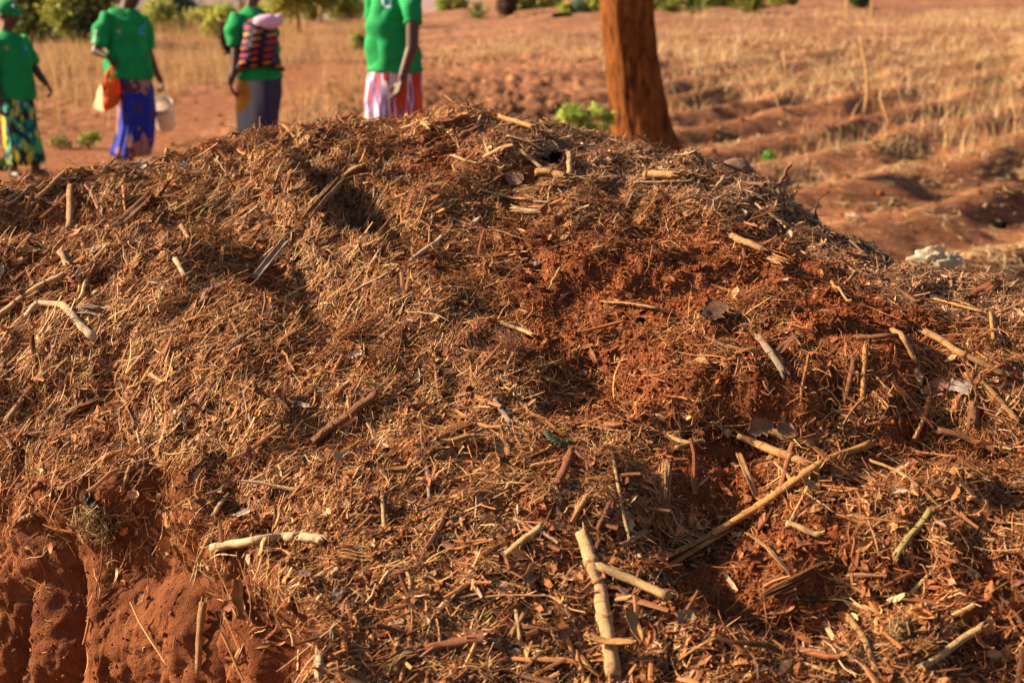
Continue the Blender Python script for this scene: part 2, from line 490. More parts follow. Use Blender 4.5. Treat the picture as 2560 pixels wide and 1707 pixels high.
eX = [-3.4, -1.6, -1.05, -0.78, -0.555, -0.41, -0.305, -0.18, -0.05, 0.3, 3.4]
eY = [3.2, 2.93, 2.70, 2.53, 2.38, 2.18, 1.99, 1.66, 1.36, 0.95, 0.85]
STEP = 0.0052
gx = np.concatenate([np.arange(-3.25, -1.75, 0.02), np.arange(-1.75, 1.75, STEP), np.arange(1.75, 3.26, 0.02)])
NC, NT, NB = 150, 400, 46
yE = np.interp(gx, eX, eY)+0.03*fbm(np.stack([gx*6, gx*0, gx*0], 1), 3, 41)
hE = H(gx, yE)
rowsY, rowsZ = [], []
t = np.linspace(0, 1, NC, endpoint=False)          # foot of the bank to its rim
for k in t:
    z = -0.12+(hE+0.12)*k
    rowsY.append(yE-0.24*(1-k)*np.maximum(hE, 0.05)); rowsZ.append(z)
t = np.linspace(0, 1, NT, endpoint=False)
for k in t:
    y = yE+(3.95-yE)*k; rowsY.append(y); rowsZ.append(None)
for k in np.linspace(0, 1, NB):
    rowsY.append(np.full_like(gx, 3.95+1.35*k)); rowsZ.append(None)
NR = len(rowsY)
MY = np.array(rowsY); MX = np.broadcast_to(gx, MY.shape).copy()
MZ = np.empty_like(MY)
top = H(MX[NC:].ravel(), MY[NC:].ravel()).reshape(MX[NC:].shape)
MZ[NC:] = top
MZ[:NC] = np.array([r for r in rowsZ[:NC]])
# round the rim a little
for _ in range(8):
    MZ[NC-12:NC+12] = (MZ[NC-13:NC+11]+MZ[NC-12:NC+12]+MZ[NC-11:NC+13])/3
    MY[NC-12:NC+12] = (MY[NC-13:NC+11]+MY[NC-12:NC+12]+MY[NC-11:NC+13])/3
def grid_normals(G):
    du = np.gradient(G, axis=1); dv = np.gradient(G, axis=0)
    return nrm(np.cross(du, dv))
G = np.stack([MX, MY, MZ], -1)
NN = grid_normals(G)
P = G.reshape(-1, 3); N0 = NN.reshape(-1, 3)
rowi = np.repeat(np.arange(NR), len(gx))
clay = (1-smooth(NC-6, NC+10, rowi))*smooth(0.25, -0.3, 0*P[:, 0])  # 1 on the bank face
clay = (1-smooth(NC-4, NC+14, rowi.astype(float)))*(1-smooth(-0.14, -0.02, P[:, 0]))
# slump lumps near the frame bottom left reach up over the rim
d = 0.022*fbm(P*7, 2, 11)+0.011*fbm(P*22, 3, 12)+0.0045*fbm(P*70, 3, 13)
lump = np.zeros(len(P))
idx = np.where(clay > 0.01)[0]
q = P[idx]*np.array([1, 1, 0.62])
wrp = 0.35*np.stack([fbm(q*6+s_, 2, 50+s_) for s_ in (0, 9, 17)], 1)
w1 = worley(q*6.2+wrp, 60); w2 = worley(q*15+wrp*2, 61); w3 = fbm(P[idx]*55, 3, 62)
lump[idx] = 0.02+0.11*(0.42-w1**2)+0.016*(0.40-w2**2)+0.005*w3+0.003*fbm(P[idx]*130, 2, 67)+0.025*fbm(q*3.2, 2, 63)-0.005*smooth(0.3, 0.75, fbm(P[idx]*18, 2, 64))
d = d*(1-clay)+lump*clay
PM = P+N0*d[:, None]
G2 = PM.reshape(G.shape)
NN2 = grid_normals(G2)
# colour: soil patches redder, the litter bed darker and browner
SOIL = [(1640, 1110, 150, 90, 1.2), (1690, 1350, 190, 80, 1.2), (1850, 1230, 140, 60, .8), (1760, 930, 130, 70, .9), (2080, 1000, 120, 40, .7), (1990, 1310, 120, 50, .9), (1450, 650, 320, 110, 1.25), (1330, 790, 230, 90, 1.0), (1500, 900, 260, 80, .6), (2000, 760, 250, 70, .7), (2000, 1350, 200, 90, .5), (300, 640, 200, 60, .3), (1200, 560, 140, 90, .7), (1700, 1370, 130, 60, .9), (1620, 1090, 90, 60, .9), (600, 650, 60, 60, .5), (1000, 380, 110, 60, .7), (1930, 720, 150, 60, .9),
        (1760, 620, 110, 45, .9), (60, 620, 70, 50, .6), (2250, 1330, 160, 150, .6), (1240, 1190, 60, 40, .8), (1700, 880, 130, 60, .7), (1820, 1230, 120, 60, .6), (2100, 1290, 90, 60, .5), (1560, 560, 200, 50, .7),
        (1010, 600, 80, 110, .4), (1100, 350, 90, 40, .3), (1950, 1180, 80, 50, .5), (100, 560, 60, 40, .4), (470, 610, 70, 40, .3), (1560, 960, 120, 50, .3)]
pxx, pyy, _ = project(PM)
soil = np.zeros(len(P))
for x, y, rx, ry, s in SOIL:
    soil = np.maximum(soil, s*np.exp(-((pxx-x)/rx)**2-((pyy-y)/ry)**2))
soil = np.clip(soil*1.15+0.14*smooth(1000, 1700, pxx)+0.38*fbm(PM*9, 3, 71), 0, 1)
C = np.ones((len(P), 3))*np.array([0.62, 0.56, 0.54])
C = C+(np.array([1.05, 1.0, 0.95])-C)*soil[:, None]
cc = np.array([1.0, 0.98, 0.92])
C = C+(cc-C)*clay[:, None]
me = mesh_np('earth_mound', PM, [grid_faces(NR, len(gx))], col=C)
mound = link('earth_mound', me, mat=M_SOIL)
tag(mound, 'long mound of red earth and rotting straw on a crumbling clay bank', 'mound', kind='structure')
st = 2
GS = G2[::st, ::st]
fc = grid_faces(GS.shape[0], GS.shape[1])
BVH = BVHTree.FromPolygons([Vector(v) for v in GS.reshape(-1, 3).tolist()], fc.tolist())
def hit(dx, dy):
    d = Vector(ray(dx, dy)).normalized()
    h = BVH.ray_cast(Vector(CAM), d)
    return (np.array(h[0]), np.array(h[1])) if h[0] is not None else None
def surf_z(x, y):
    h = BVH.ray_cast(Vector((x, y, 3.0)), Vector((0, 0, -1)))
    return h[0].z if h[0] is not None else -0.1
# ------------------------------------------------------------------ loose litter lying on the mound (uncountable)
GW = np.stack([gx[None, :].repeat(NR, 0)], 0)[0]
du = np.linalg.norm(np.diff(G2, axis=1, append=G2[:, -1:]), axis=-1); dv = np.linalg.norm(np.diff(G2, axis=0, append=G2[-1:]), axis=-1)
area = (du*dv).ravel()
pxx, pyy, pdep = project(PM)
clayw = clay*(1-0.16*smooth(NC-34, NC, rowi+9*fbm(PM*9, 2, 88)))
inview = smooth(-330, -60, pxx)*(1-smooth(2410, 2680, pxx))*(1-smooth(1600, 1760, pyy))
back = 1-0.93*smooth(3.72, 4.05, PM[:, 1])
front = inview*back*(1-0.992*clayw)
front = np.maximum(front, 0.22*(1-clayw)*(PM[:, 1] < 3.9)*(np.abs(PM[:, 0]) < 2.1)*(PM[:, 1] > 1.5))
front = np.maximum(front, 0.06*(1-clayw)*(PM[:, 1] < 4.3)*(np.abs(PM[:, 0]) < 2.4)*(PM[:, 1] > 1.3))
def sample(n, wgt):
    p = area*wgt; p = p/p.sum()
    i = RNG.choice(len(p), n, p=p)
    r, c = np.divmod(i, len(gx)); r2 = np.minimum(r+1, NR-1); c2 = np.minimum(c+1, len(gx)-1)
    a = RNG.random((n, 1)); b = RNG.random((n, 1))
    Pp = G2[r, c]*(1-a)*(1-b)+G2[r2, c]*a*(1-b)+G2[r, c2]*(1-a)*b+G2[r2, c2]*a*b
    return Pp, NNs[r, c], i
# smoothed normals so that pieces follow the heap and not each grain
NNs = grid_normals(G)
k = NN2.copy()
for _ in range(6):
    k[1:-1, 1:-1] = (k[1:-1, 1:-1]*2+k[:-2, 1:-1]+k[2:, 1:-1]+k[1:-1, :-2]+k[1:-1, 2:])/6
NNs = nrm(k)
def dirs(Pp, Nn, i, strength=1.0, flatness=0.35):
    """direction of each piece: along the slope towards the upper right on the flank, anyhow elsewhere"""
    n = len(Pp)
    x = pxx[i]; y = pyy[i]
    th0 = np.interp(x, [-300, 300, 800, 1100, 1400, 1900, 2400], [0.75, 0.85, 0.9, 0.2, -0.3, -0.45, -0.6])
    th0 = th0+0.5*fbm(Pp*5, 2, 81)
    al = np.interp(x, [-300, 500, 900, 1200, 2400], [0.75, 0.75, 0.6, 0.35, 0.3])*strength
    th = np.where(RNG.random(n) < al, th0+RNG.normal(0, 0.42, n), RNG.uniform(0, np.pi, n))
    D = np.cos(th)[:, None]*np.array([1, 0, 0])+np.sin(th)[:, None]*np.array([0, 0.75, 0.65])
    D = D-(D*Nn).sum(1, keepdims=True)*Nn
    D = nrm(D)
    til = RNG.normal(0, flatness, n)
    return nrm(D*np.cos(til)[:, None]+Nn*np.sin(til)[:, None])
PAL = {'straw': [((0.50, 0.28, 0.11), .25), ((0.34, 0.155, 0.06), .22), ((0.64, 0.44, 0.21), .17), ((0.20, 0.085, 0.035), .14), ((0.09, 0.04, 0.02), .09), ((0.78, 0.60, 0.37), .07), ((0.36, 0.28, 0.21), .06)],
       'chip': [((0.36, 0.17, 0.07), .3), ((0.24, 0.10, 0.042), .3), ((0.14, 0.06, 0.03), .16), ((0.5, 0.29, 0.13), .14), ((0.66, 0.48, 0.27), .06), ((0.3, 0.22, 0.17), .04)],
       'root': [((0.30, 0.11, 0.04), .4), ((0.40, 0.17, 0.065), .3), ((0.17, 0.06, 0.025), .2), ((0.5, 0.30, 0.15), .1)],
       'leaf': [((0.30, 0.125, 0.05), .34), ((0.42, 0.20, 0.08), .26), ((0.18, 0.07, 0.035), .2), ((0.55, 0.34, 0.17), .11), ((0.34, 0.2, 0.15), .06), ((0.66, 0.6, 0.5), .03)],
       'soil': [((0.26, 0.075, 0.022), .5), ((0.18, 0.05, 0.016), .3), ((0.36, 0.13, 0.045), .2)]}
def pick(n, key, i=None):
    cs = np.array([c for c, _ in PAL[key]]); p = np.array([q for _, q in PAL[key]])
    c = cs[RNG.choice(len(cs), n, p=p/p.sum())]*np.clip(RNG.lognormal(-0.10, 0.40, (n, 1)), 0.3, 1.5 if key == "chip" else 1.9)
    if i is not None:  # more red dust on pieces lying in the soil patches and to the right, greyer on the crest
        s = np.clip(soil[i]*0.8+0.3*smooth(800, 1900, pxx[i]), 0, 1)*RNG.uniform(0.1, 1.1, n)
        c = c*(1-0.75*s[:, None])+np.array([0.27, 0.085, 0.028])*0.75*s[:, None]
        g = (smooth(1000, 1250, pxx[i])*(1-smooth(60, 130, pyy[i]-skyline(pxx[i])))*0.45)[:, None]
        c = c*(1-g)+(c.mean(1, keepdims=True)*np.array([1.15, 1.0, 0.85]))*g
    if i is not None:
        lf = (1-smooth(450, 1250, pxx[i]))[:, None]
        cr = (1-smooth(40, 150, pyy[i]-skyline(pxx[i])))[:, None]
        lf = np.maximum(lf, 0.8*cr)
        c = c*(1+0.35*cr*smooth(850, 1000, pxx[i])[:, None]*RNG.random((n, 1)))
        return np.minimum(c, [0.66, 0.50, 0.34])*(np.array([1.08, 0.92, 0.755])*lf+np.array([0.95, 0.82, 0.70])*(1-lf))
    return c*np.array([0.9, 0.76, 0.65])
def batch(Pp, Nn, T, L, W, Th, col, ns=3, nr=4, bend=0.15, side=0.15, taper=0.55):
    n = len(Pp); B = nrm(np.cross(Nn, T)); Nl = nrm(np.cross(T, B))
    s = np.linspace(-0.5, 0.5, nr)
    b1 = RNG.normal(0, bend, n)[:, None]; b2 = RNG.normal(0, side, n)[:, None]; b3 = RNG.normal(0, side*0.8, n)[:, None]
    off_n = b1*(4*s**2-0.4)[None]*0.5; off_b = b2*(4*s**2)[None]*0.5+b3*np.sin(s*2*np.pi)[None]*0.5
    Cn = Pp[:, None]+(s[None]*L[:, None])[..., None]*T[:, None]+(off_n*L[:, None])[..., None]*Nl[:, None]+(off_b*L[:, None])[..., None]*B[:, None]
    pr = 1-taper*np.abs(s*2)**2.5
    pr = pr[None]*RNG.uniform(0.75, 1.2, (n, nr))
    th = np.arange(ns)*2*np.pi/ns+0.4
    a = (np.cos(th)[None, None]*(W[:, None]*pr)[..., None]/2); b = (np.sin(th)[None, None]*(Th[:, None]*pr)[..., None]/2)
    V = Cn[:, :, None]+a[..., None]*B[:, None, None]+b[..., None]*Nl[:, None, None]
    V = V.reshape(-1, 3)
    f1 = grid_faces(nr, ns, True)
    F = (f1[None]+(np.arange(n)*nr*ns)[:, None, None]).reshape(-1, 4)
    cap = []
    if ns == 4:
        cap = [np.array([[3, 2, 1, 0]])+np.arange(n)[:, None]*nr*ns, np.array([[0, 1, 2, 3]])+(nr-1)*ns+np.arange(n)[:, None]*nr*ns]
        F = np.concatenate([F]+cap)
    if ns == 3:
        F3 = np.concatenate([np.array([[2, 1, 0]])+np.arange(n)[:, None]*nr*ns, np.array([[0, 1, 2]])+(nr-1)*ns+np.arange(n)[:, None]*nr*ns])
    else: F3 = None
    return V, F, F3, np.repeat(col, nr*ns, 0)
class Bag:
    def __init__(s): s.V = []; s.F = []; s.T = []; s.C = []; s.n = 0
    def add(s, V, F, F3, C):
        s.V.append(V); s.F.append(F+s.n); s.C.append(C)
        if F3 is not None: s.T.append(F3+s.n)
        s.n += len(V)
    def make(s, name, mat, smooth_sh=False):
        me = mesh_np(name, np.concatenate(s.V), [np.concatenate(s.F)]+([np.concatenate(s.T)] if s.T else []), col=np.concatenate(s.C), smooth_sh=smooth_sh)
        return link(name, me, mat=mat)
DENS = globals().get('DENS', 1.0)
litw = front*(1-0.95*np.clip(soil, 0, 1)**0.6)*np.clip(0.95+0.5*fbm(PM*14, 2, 91), 0.15, 1.5)
thick = np.clip(0.007+0.017*fbm(PM*19, 3, 93), 0.0, 0.028)*(1-0.8*soil)
def put(n, wgt, lift=(0.0, 1.0)):
    n = int(n*DENS); Pp, Nn, i = sample(n, wgt)
    Pp = Pp+Nn*(thick[i]*RNG.uniform(*lift, n))[:, None]
    return n, Pp, Nn, i
bag = Bag()
# fine straw and stem fibres
n, Pp, Nn, i = put(175000, litw)
bag.add(*batch(Pp+Nn*0.001, Nn, dirs(Pp, Nn, i), RNG.gamma(2.4, 0.0105, n)+0.006, RNG.uniform(0.0009, 0.0024, n), RNG.uniform(0.0006, 0.0016, n), pick(n, 'straw', i), 3, 5, 0.15, 0.2))
n, Pp, Nn, i = put(9000, litw*(0.45+(1-smooth(700, 1500, pxx))))
bag.add(*batch(Pp+Nn*0.004, Nn, dirs(Pp, Nn, i, 1.1, 0.16), RNG.uniform(0.045, 0.12, n), RNG.uniform(0.0014, 0.0030, n), RNG.uniform(0.001, 0.0022, n), pick(n, 'straw', i), 3, 6, 0.05, 0.10))
# short chaff
n, Pp, Nn, i = put(70000, litw)
bag.add(*batch(Pp+Nn*0.001, Nn, dirs(Pp, Nn, i, 0.7, 0.5), RNG.uniform(0.005, 0.016, n), RNG.uniform(0.0012, 0.0042, n), RNG.uniform(0.0005, 0.0012, n), pick(n, 'chip', i), 3, 3, 0.15, 0.1))
# curly rootlets
n, Pp, Nn, i = put(34000, front*(1-0.82*soil))
bag.add(*batch(Pp+Nn*0.003, Nn, dirs(Pp, Nn, i, 0.5, 0.5), RNG.gamma(4, 0.008, n)+0.01, RNG.uniform(0.0008, 0.0018, n), RNG.uniform(0.0008, 0.0016, n), pick(n, 'root', i), 3, 7, 0.45, 0.55, 0.6))
# split stems and wood splinters
n, Pp, Nn, i = put(13500, litw*(1+0.8*smooth(1000, 1400, pyy)))
bag.add(*batch(Pp+Nn*0.003, Nn, dirs(Pp, Nn, i, 0.8, 0.22), RNG.gamma(3.2, 0.010, n)+0.012, RNG.uniform(0.0025, 0.0060, n), RNG.uniform(0.0012, 0.0035, n), pick(n, 'chip', i), 4, 5, 0.07, 0.08, 0.35))
n, Pp, Nn, i = put(2000, litw*(1+1.2*smooth(900, 1400, pyy)))
bag.add(*batch(Pp+Nn*0.005, Nn, dirs(Pp, Nn, i, 0.8, 0.18), RNG.gamma(4, 0.013, n)+0.02, RNG.uniform(0.005, 0.0105, n), RNG.uniform(0.003, 0.008, n), pick(n, 'chip', i), 6, 5, 0.05, 0.05, 0.2))
tag(bag.make('straw_litter', M_LITTER), 'thick scatter of chopped straw, rootlets and splinters covering the mound', 'straw', kind='stuff')
# leaf chips and husk flakes: bent little sheets
def flakes(n, Pp, Nn, i, L, W, col):
    T = dirs(Pp, Nn, i, 0.4, 0.4); B = nrm(np.cross(Nn, T)); roll = RNG.normal(0, 0.45, n)[:, None]
    B2 = B*np.cos(roll)+Nn*np.sin(roll); N2 = nrm(np.cross(T, B2))
    s = np.array([-.5, -.17, .17, .5]); t = np.array([-.5, 0, .5])
    S, Tt = np.meshgrid(s, t, indexing='ij'); S = S.ravel(); Tt = Tt.ravel()
    wid = (1-0.65*np.abs(2*S)**2)
    jx = RNG.uniform(-.09, .09, (n, 12)); jy = RNG.uniform(-.13, .13, (n, 12))
    cu = RNG.normal(0.12, 0.3, (n, 1)); cl = RNG.normal(0, 0.25, (n, 1))
    hgt = cu*(Tt**2*4)[None]*W[:, None]*0.6+cl*(S**2*4)[None]*L[:, None]*0.5+RNG.normal(0, 0.05, (n, 12))*W[:, None]
    V = Pp[:, None]+((S[None]+jx)*L[:, None])[..., None]*T[:, None]+((Tt[None]+jy)*wid[None]*W[:, None])[..., None]*B2[:, None]+hgt[..., None]*N2[:, None]
    up = V.reshape(n, 12, 3); dn = up-N2[:, None]*0.0005
    V = np.concatenate([up, dn], 1).reshape(-1, 3)
    f = grid_faces(4, 3); rim = [0, 1, 2, 5, 8, 11, 10, 9, 6, 3]
    rf = np.array([[rim[k], rim[(k+1) % 10], rim[(k+1) % 10]+12, rim[k]+12] for k in range(10)])
    f = np.concatenate([f, f[:, ::-1]+12, rf])
    F = (f[None]+(np.arange(n)*24)[:, None, None]).reshape(-1, 4)
    return V, F, None, np.repeat(col, 24, 0)
bag = Bag()
n, Pp, Nn, i = put(46000, litw)
bag.add(*flakes(n, Pp+Nn*0.002, Nn, i, RNG.uniform(0.005, 0.014, n), RNG.uniform(0.002, 0.007, n), pick(n, 'leaf', i)))
n, Pp, Nn, i = put(8500, front*(1-0.8*soil)*(1+1.5*smooth(900, 1400, pyy)))
bag.add(*flakes(n, Pp+Nn*0.004, Nn, i, RNG.uniform(0.014, 0.036, n), RNG.uniform(0.006, 0.017, n), pick(n, 'leaf', i)))
tag(bag.make('leaf_litter', M_FLAKE), 'brown leaf chips and husk flakes mixed through the straw', 'leaf litter', kind='stuff')
# crumbs of soil
ICO = np.array([[0, 0, 1], [.894, 0, .447], [.276, .851, .447], [-.724, .526, .447], [-.724, -.526, .447], [.276, -.851, .447], [.724, .526, -.447], [-.276, .851, -.447], [-.894, 0, -.447], [-.276, -.851, -.447], [.724, -.526, -.447], [0, 0, -1]])
ICF = np.array([[0, 1, 2], [0, 2, 3], [0, 3, 4], [0, 4, 5], [0, 5, 1], [1, 6, 2], [2, 7, 3], [3, 8, 4], [4, 9, 5], [5, 10, 1], [6, 7, 2], [7, 8, 3], [8, 9, 4], [9, 10, 5], [10, 6, 1], [11, 7, 6], [11, 8, 7], [11, 9, 8], [11, 10, 9], [11, 6, 10]])
def crumbs(Pp, r, col):
    n = len(Pp)
    V = ICO[None]*(1+RNG.uniform(-.3, .3, (n, 12, 1)))*r[:, None, None]*RNG.uniform(0.7, 1.15, (n, 1, 3))
    a = RNG.uniform(0, 6.28, n); c = np.cos(a)[:, None]; s = np.sin(a)[:, None]
    V = np.stack([V[..., 0]*c-V[..., 1]*s, V[..., 0]*s+V[..., 1]*c, V[..., 2]], -1)+Pp[:, None]
    return V.reshape(-1, 3), (ICF[None]+(np.arange(n)*12)[:, None, None]).reshape(-1, 3), np.repeat(col, 12, 0)
n, Pp, Nn, i = put(110000, front*(0.10+soil), (0, .3))
r = RNG.gamma(1.8, 0.0006, n)+0.0005
V, F, C = crumbs(Pp+Nn*(r*0.4)[:, None], r, pick(n, 'soil')*0.95)
n2 = int(4500*DENS); Pp, Nn, i = sample(n2, clay*inview*1.5+front*0.25)
r2 = RNG.gamma(1.6, 0.0008, n2)+0.0006
V2, F2, C2 = crumbs(Pp+Nn*(r2*0.3)[:, None], r2, np.tile([0.27, 0.08, 0.024], (n2, 1))*RNG.uniform(.8, 1.15, (n2, 1)))
me = mesh_np('soil_crumbs', np.concatenate([V, V2]), [np.concatenate([F, F2+len(V)])], col=np.concatenate([C, C2]))
tag(link('soil_crumbs', me, mat=M_CRUMB), 'loose crumbs of red soil lying in the bare patches', 'soil crumbs', kind='stuff')
# ------------------------------------------------------------------ single pieces lying on the mound, each a thing of its own
def hit_near(dx, dy):
    for k in range(0, 90, 3):
        h = hit(dx, dy+k)
        if h is not None: return h
    return at_y(dx, dy, 3.4), np.array([0, 0, 1.0])
def lift_line(P, r, grade=0.8):
    """rest a path on the heap: raise it until it clears the bumps below"""
    pen = np.array([surf_z(p[0], p[1])-p[2] for p in P])
    pen = np.clip(pen, 0, 0.04)
    k = np.array([pen[max(0, i-2):i+3].max() for i in range(len(P))])
    for _ in range(6): k[1:-1] = (k[:-2]+2*k[1:-1]+k[2:])/4
    P = P.copy(); P[:, 2] += k*grade+r*0.6+0.010; P[:, 1] -= 0.002
    return P
def world_path(pts, w, up=False, n=9, lift=True):
    P = []
    for k, (x, y) in enumerate(pts):
        h = hit_near(x, y)
        if up and k > 0: P.append(at_y(x, y, P[0][1]+0.01))
        else: P.append(h[0])
    P = np.array(P)
    m = n if len(P) == 2 else max(4, n//(len(P)-1)+2)
    out = []
    for a, b in zip(P[:-1], P[1:]):
        for t in np.linspace(0, 1, m)[:-1 if b is not P[-1] else None]: out.append(a*(1-t)+b*t)
    out = np.array(out)
    seen = [out[0]]
    for q in out[1:]:
        if np.linalg.norm(q-seen[-1]) > 1e-4: seen.append(q)
    out = np.array(seen)
    if len(P) > 2:
        out[1:-1] = (out[1:-1]*4+out[:-2]+out[2:])/6
    dep = (out.mean(0)-CAM)@FWD
    r = w*1.2*K/2*dep/FPX
    if lift and not up: out = lift_line(out, r)
    elif up: out = out+np.array([0, 0, 0.0])
    return out, r
def wob(P, a, seed):
    t = np.linspace(0, 4, len(P))[:, None]
    n = np.stack([fbm(np.concatenate([t+seed*7, t*0+k, t*0], 1), 2, seed) for k in range(3)], 1)
    return P+n*a
def g_cane(mb, P, r, seed, ns=12, nodes=(), taper=0.12):
    L = len(P)
    m = max(L, 12); t = np.linspace(0, 1, m)
    Q = np.stack([np.interp(t*(L-1), np.arange(L), P[:, k]) for k in range(3)], 1)
    Q = wob(Q, r*0.12, seed)
    rad = r*(1-taper*t)*(1+0.09*vnoise(np.stack([t*6, t*0+seed, t*0], 1), seed))
    for nd in nodes: rad = rad+r*0.22*np.exp(-((t-nd)/0.02)**2)
    # slightly crushed, ends broken unevenly
    T, B, N = frames(Q)
    tube(mb, Q, rad, ns, flat=0.82, jit=0.09, seed=seed, caps=True)
    rg = np.random.default_rng(seed)
    for e, s in ((0, -1), (-1, 1)):
        for k in range(5):
            th = rg.uniform(0, 6.28); o = (math.cos(th)*B[e]+math.sin(th)*N[e])*r*0.75
            l = rg.uniform(0.4, 1.9)*r
            a = Q[e]+o; b = a+T[e]*s*l+o*0.25
            tube(mb, [a-T[e]*s*r, (a+b)/2, b], [r*0.25, r*0.18, r*0.05], 4, flat=0.5)
def joints(P, r, nodes, parent, mat, root):
    for nd in nodes:
        L = len(P); x = nd*(L-1); i = int(min(x, L-2)); f = x-i
        c = P[i]*(1-f)+P[i+1]*f; T = nrm(P[i+1]-P[i])
        mb = MB(); tube(mb, np.array([c-T*r*0.30, c-T*r*0.12, c+T*r*0.02, c+T*r*0.16, c+T*r*0.34])-root, r*np.array([1.0, 1.22, 1.10, 1.20, 0.98]), 12, flat=0.9, jit=0.05, seed=int(nd*100), caps=False)
        mb.build('joint', mat, parent)
def g_half(mb, P, r, seed, th=0.16):
    """split stem: an open half pipe with walls"""
    T, B, N = frames(P); nr = len(P)
    a = np.linspace(R(200), R(340), 8)
    pr = [(math.cos(k), math.sin(k)) for k in a]; inn = [(math.cos(k)*(1-th*1.6), math.sin(k)*(1-th*1.6)) for k in a[::-1]]
    pr = np.array(pr+inn); pr[:, 1] += 0.55
    V = P[:, None]+r*(pr[None, :, 0, None]*B[:, None]+pr[None, :, 1, None]*N[:, None])
    rg = np.random.default_rng(seed)
    V += rg.normal(0, r*0.04, V.shape); n = len(pr)
    L = np.linspace(0, 1, nr)*np.linalg.norm(P[-1]-P[0])
    uv = np.stack(np.broadcast_arrays(np.linspace(0, 1, n)[None], L[:, None]), -1).reshape(-1, 2)
    mb.add(V.reshape(-1, 3), [grid_faces(nr, n, True), [[k, 15-k, 14-k, k+1] for k in range(7)], [[(nr-1)*n+k+1, (nr-1)*n+14-k, (nr-1)*n+15-k, (nr-1)*n+k] for k in range(7)]], uv)
def g_bundle(mb, P, r, seed, n=16, fray=0.35, fr=(0.10, 0.30), wv=0.12):
    rg = np.random.default_rng(seed); T, B, N = frames(P); L = np.linalg.norm(P[-1]-P[0])
    for k in range(n):
        a = rg.uniform(0, 6.28); q = math.sqrt(rg.random())
        x, y = math.cos(a)*q, math.sin(a)*q*0.7
        i0 = rg.uniform(0, 0.25); i1 = rg.uniform(0.72, 1.0)
        m = 7
        if wv > 0.3: i0 = rg.uniform(0, .6); i1 = i0+rg.uniform(.3, .4)
        t = np.linspace(i0, i1, m)
        c = np.stack([np.interp(t*(len(P)-1), np.arange(len(P)), P[:, j]) for j in range(3)], 1)
        sp = 1+fray*np.abs(t*2-1)**2*rg.uniform(0, 2.2)
        c = c+(x*sp*r)[:, None]*B[len(P)//2]+(y*sp*r)[:, None]*N[len(P)//2]
        c = wob(c, r*wv, seed*31+k)
        tube(mb, c, r*rg.uniform(*fr)*np.array([.5, .9, 1, 1, 1, .8, .3]), 5, flat=rg.uniform(0.35, 0.9), jit=0.12, seed=k)
def g_strip(mb, P, r, seed, th=0.16, cup=0.25, taper=0.25, twist=0.0):
    T, B, N = frames(P); nr = len(P); rg = np.random.default_rng(seed)
    u = np.array([-1, -.5, 0, .5, 1]); t = np.linspace(-1, 1, nr)
    wd = r*(1-taper*np.abs(t)**3)*(1+0.07*rg.normal(size=nr))
    ca = np.cos(twist*t)[:, None]; sa = np.sin(twist*t)[:, None]
    B2 = B*ca+N*sa; N2 = N*ca-B*sa
    up = P[:, None]+(u[None]*wd[:, None])[..., None]*B2[:, None]+(cup*u**2*r)[None, :, None]*N2[:, None]
    up = up+rg.normal(0, r*0.03, up.shape); dn = up-N2[:, None]*th*r
    V = np.concatenate([up, dn[:, ::-1]], 1); n = 10
    L = np.linspace(0, 1, nr)*np.linalg.norm(P[-1]-P[0])
    uv = np.stack(np.broadcast_arrays(np.r_[np.linspace(0, 1, 5), np.linspace(1, 0, 5)][None], L[:, None]), -1).reshape(-1, 2)
    e = [[k, 9-k, 8-k, k+1] for k in range(4)]
    mb.add(V.reshape(-1, 3), [grid_faces(nr, n, True), e, [[(nr-1)*n+q for q in f[::-1]] for f in e]], uv)
def basis(nrmv, ang):
    n = nrm(np.asarray(nrmv)); x = np.array([1.0, 0, 0]); x = nrm(x-(x@n)*n); y = np.cross(n, x)
    return np.stack([x*math.cos(ang)+y*math.sin(ang), -x*math.sin(ang)+y*math.cos(ang), n], 1)
def g_leaf(mb, c, M, L, W, seed, curl=0.35, thick=0.0007, ragged=0.17, lens=1.0, hole=None):
    rg = np.random.default_rng(seed); nu, nv = 13, 9
    s = np.linspace(-1, 1, nu); t = np.linspace(-1, 1, nv)
    S, Tt = np.meshgrid(s, t, indexing='ij')
    wd = np.maximum(1-np.abs(S)**2.2, 0.03)**(0.6*lens)*(1+0.12*S)
    e = 1+ragged*rg.normal(size=S.shape)*(np.abs(Tt) > 0.9)
    X = S*L/2*(1+0.03*rg.normal(size=S.shape)); Yv = Tt*wd*e*W/2
    Zz = curl*W*(0.5*Tt**2-0.25)+curl*L*0.35*(S**2)*rg.uniform(-0.6, 1)+0.05*W*fbm(np.stack([S.ravel()*2, Tt.ravel()*2, S.ravel()*0+seed], 1), 3, seed).reshape(S.shape)-0.02*W*(np.abs(Tt) < 0.1)
    V = np.stack([X, Yv, Zz], -1).reshape(-1, 3)@M.T+c
    dn = V-M[:, 2]*thick; f = grid_faces(nu, nv)
    if hole is not None: f = np.array([q for q in f if not (abs(q[0]//nv-hole[0]) < 1 and abs(q[0] % nv-hole[1]) < 1)])
    rim = [i for i in range(nv)]+[k*nv+nv-1 for k in range(1, nu)]+[(nu-1)*nv+k for k in range(nv-2, -1, -1)]+[k*nv for k in range(nu-2, 0, -1)]
    rf = np.array([[rim[k], rim[(k+1) % len(rim)], rim[(k+1) % len(rim)]+nu*nv, rim[k]+nu*nv] for k in range(len(rim))])
    mb.add(np.concatenate([V, dn]), [f, f[:, ::-1]+nu*nv, rf], np.tile(np.stack([S.ravel()*L*6, Tt.ravel()*W*6], 1), (2, 1)))
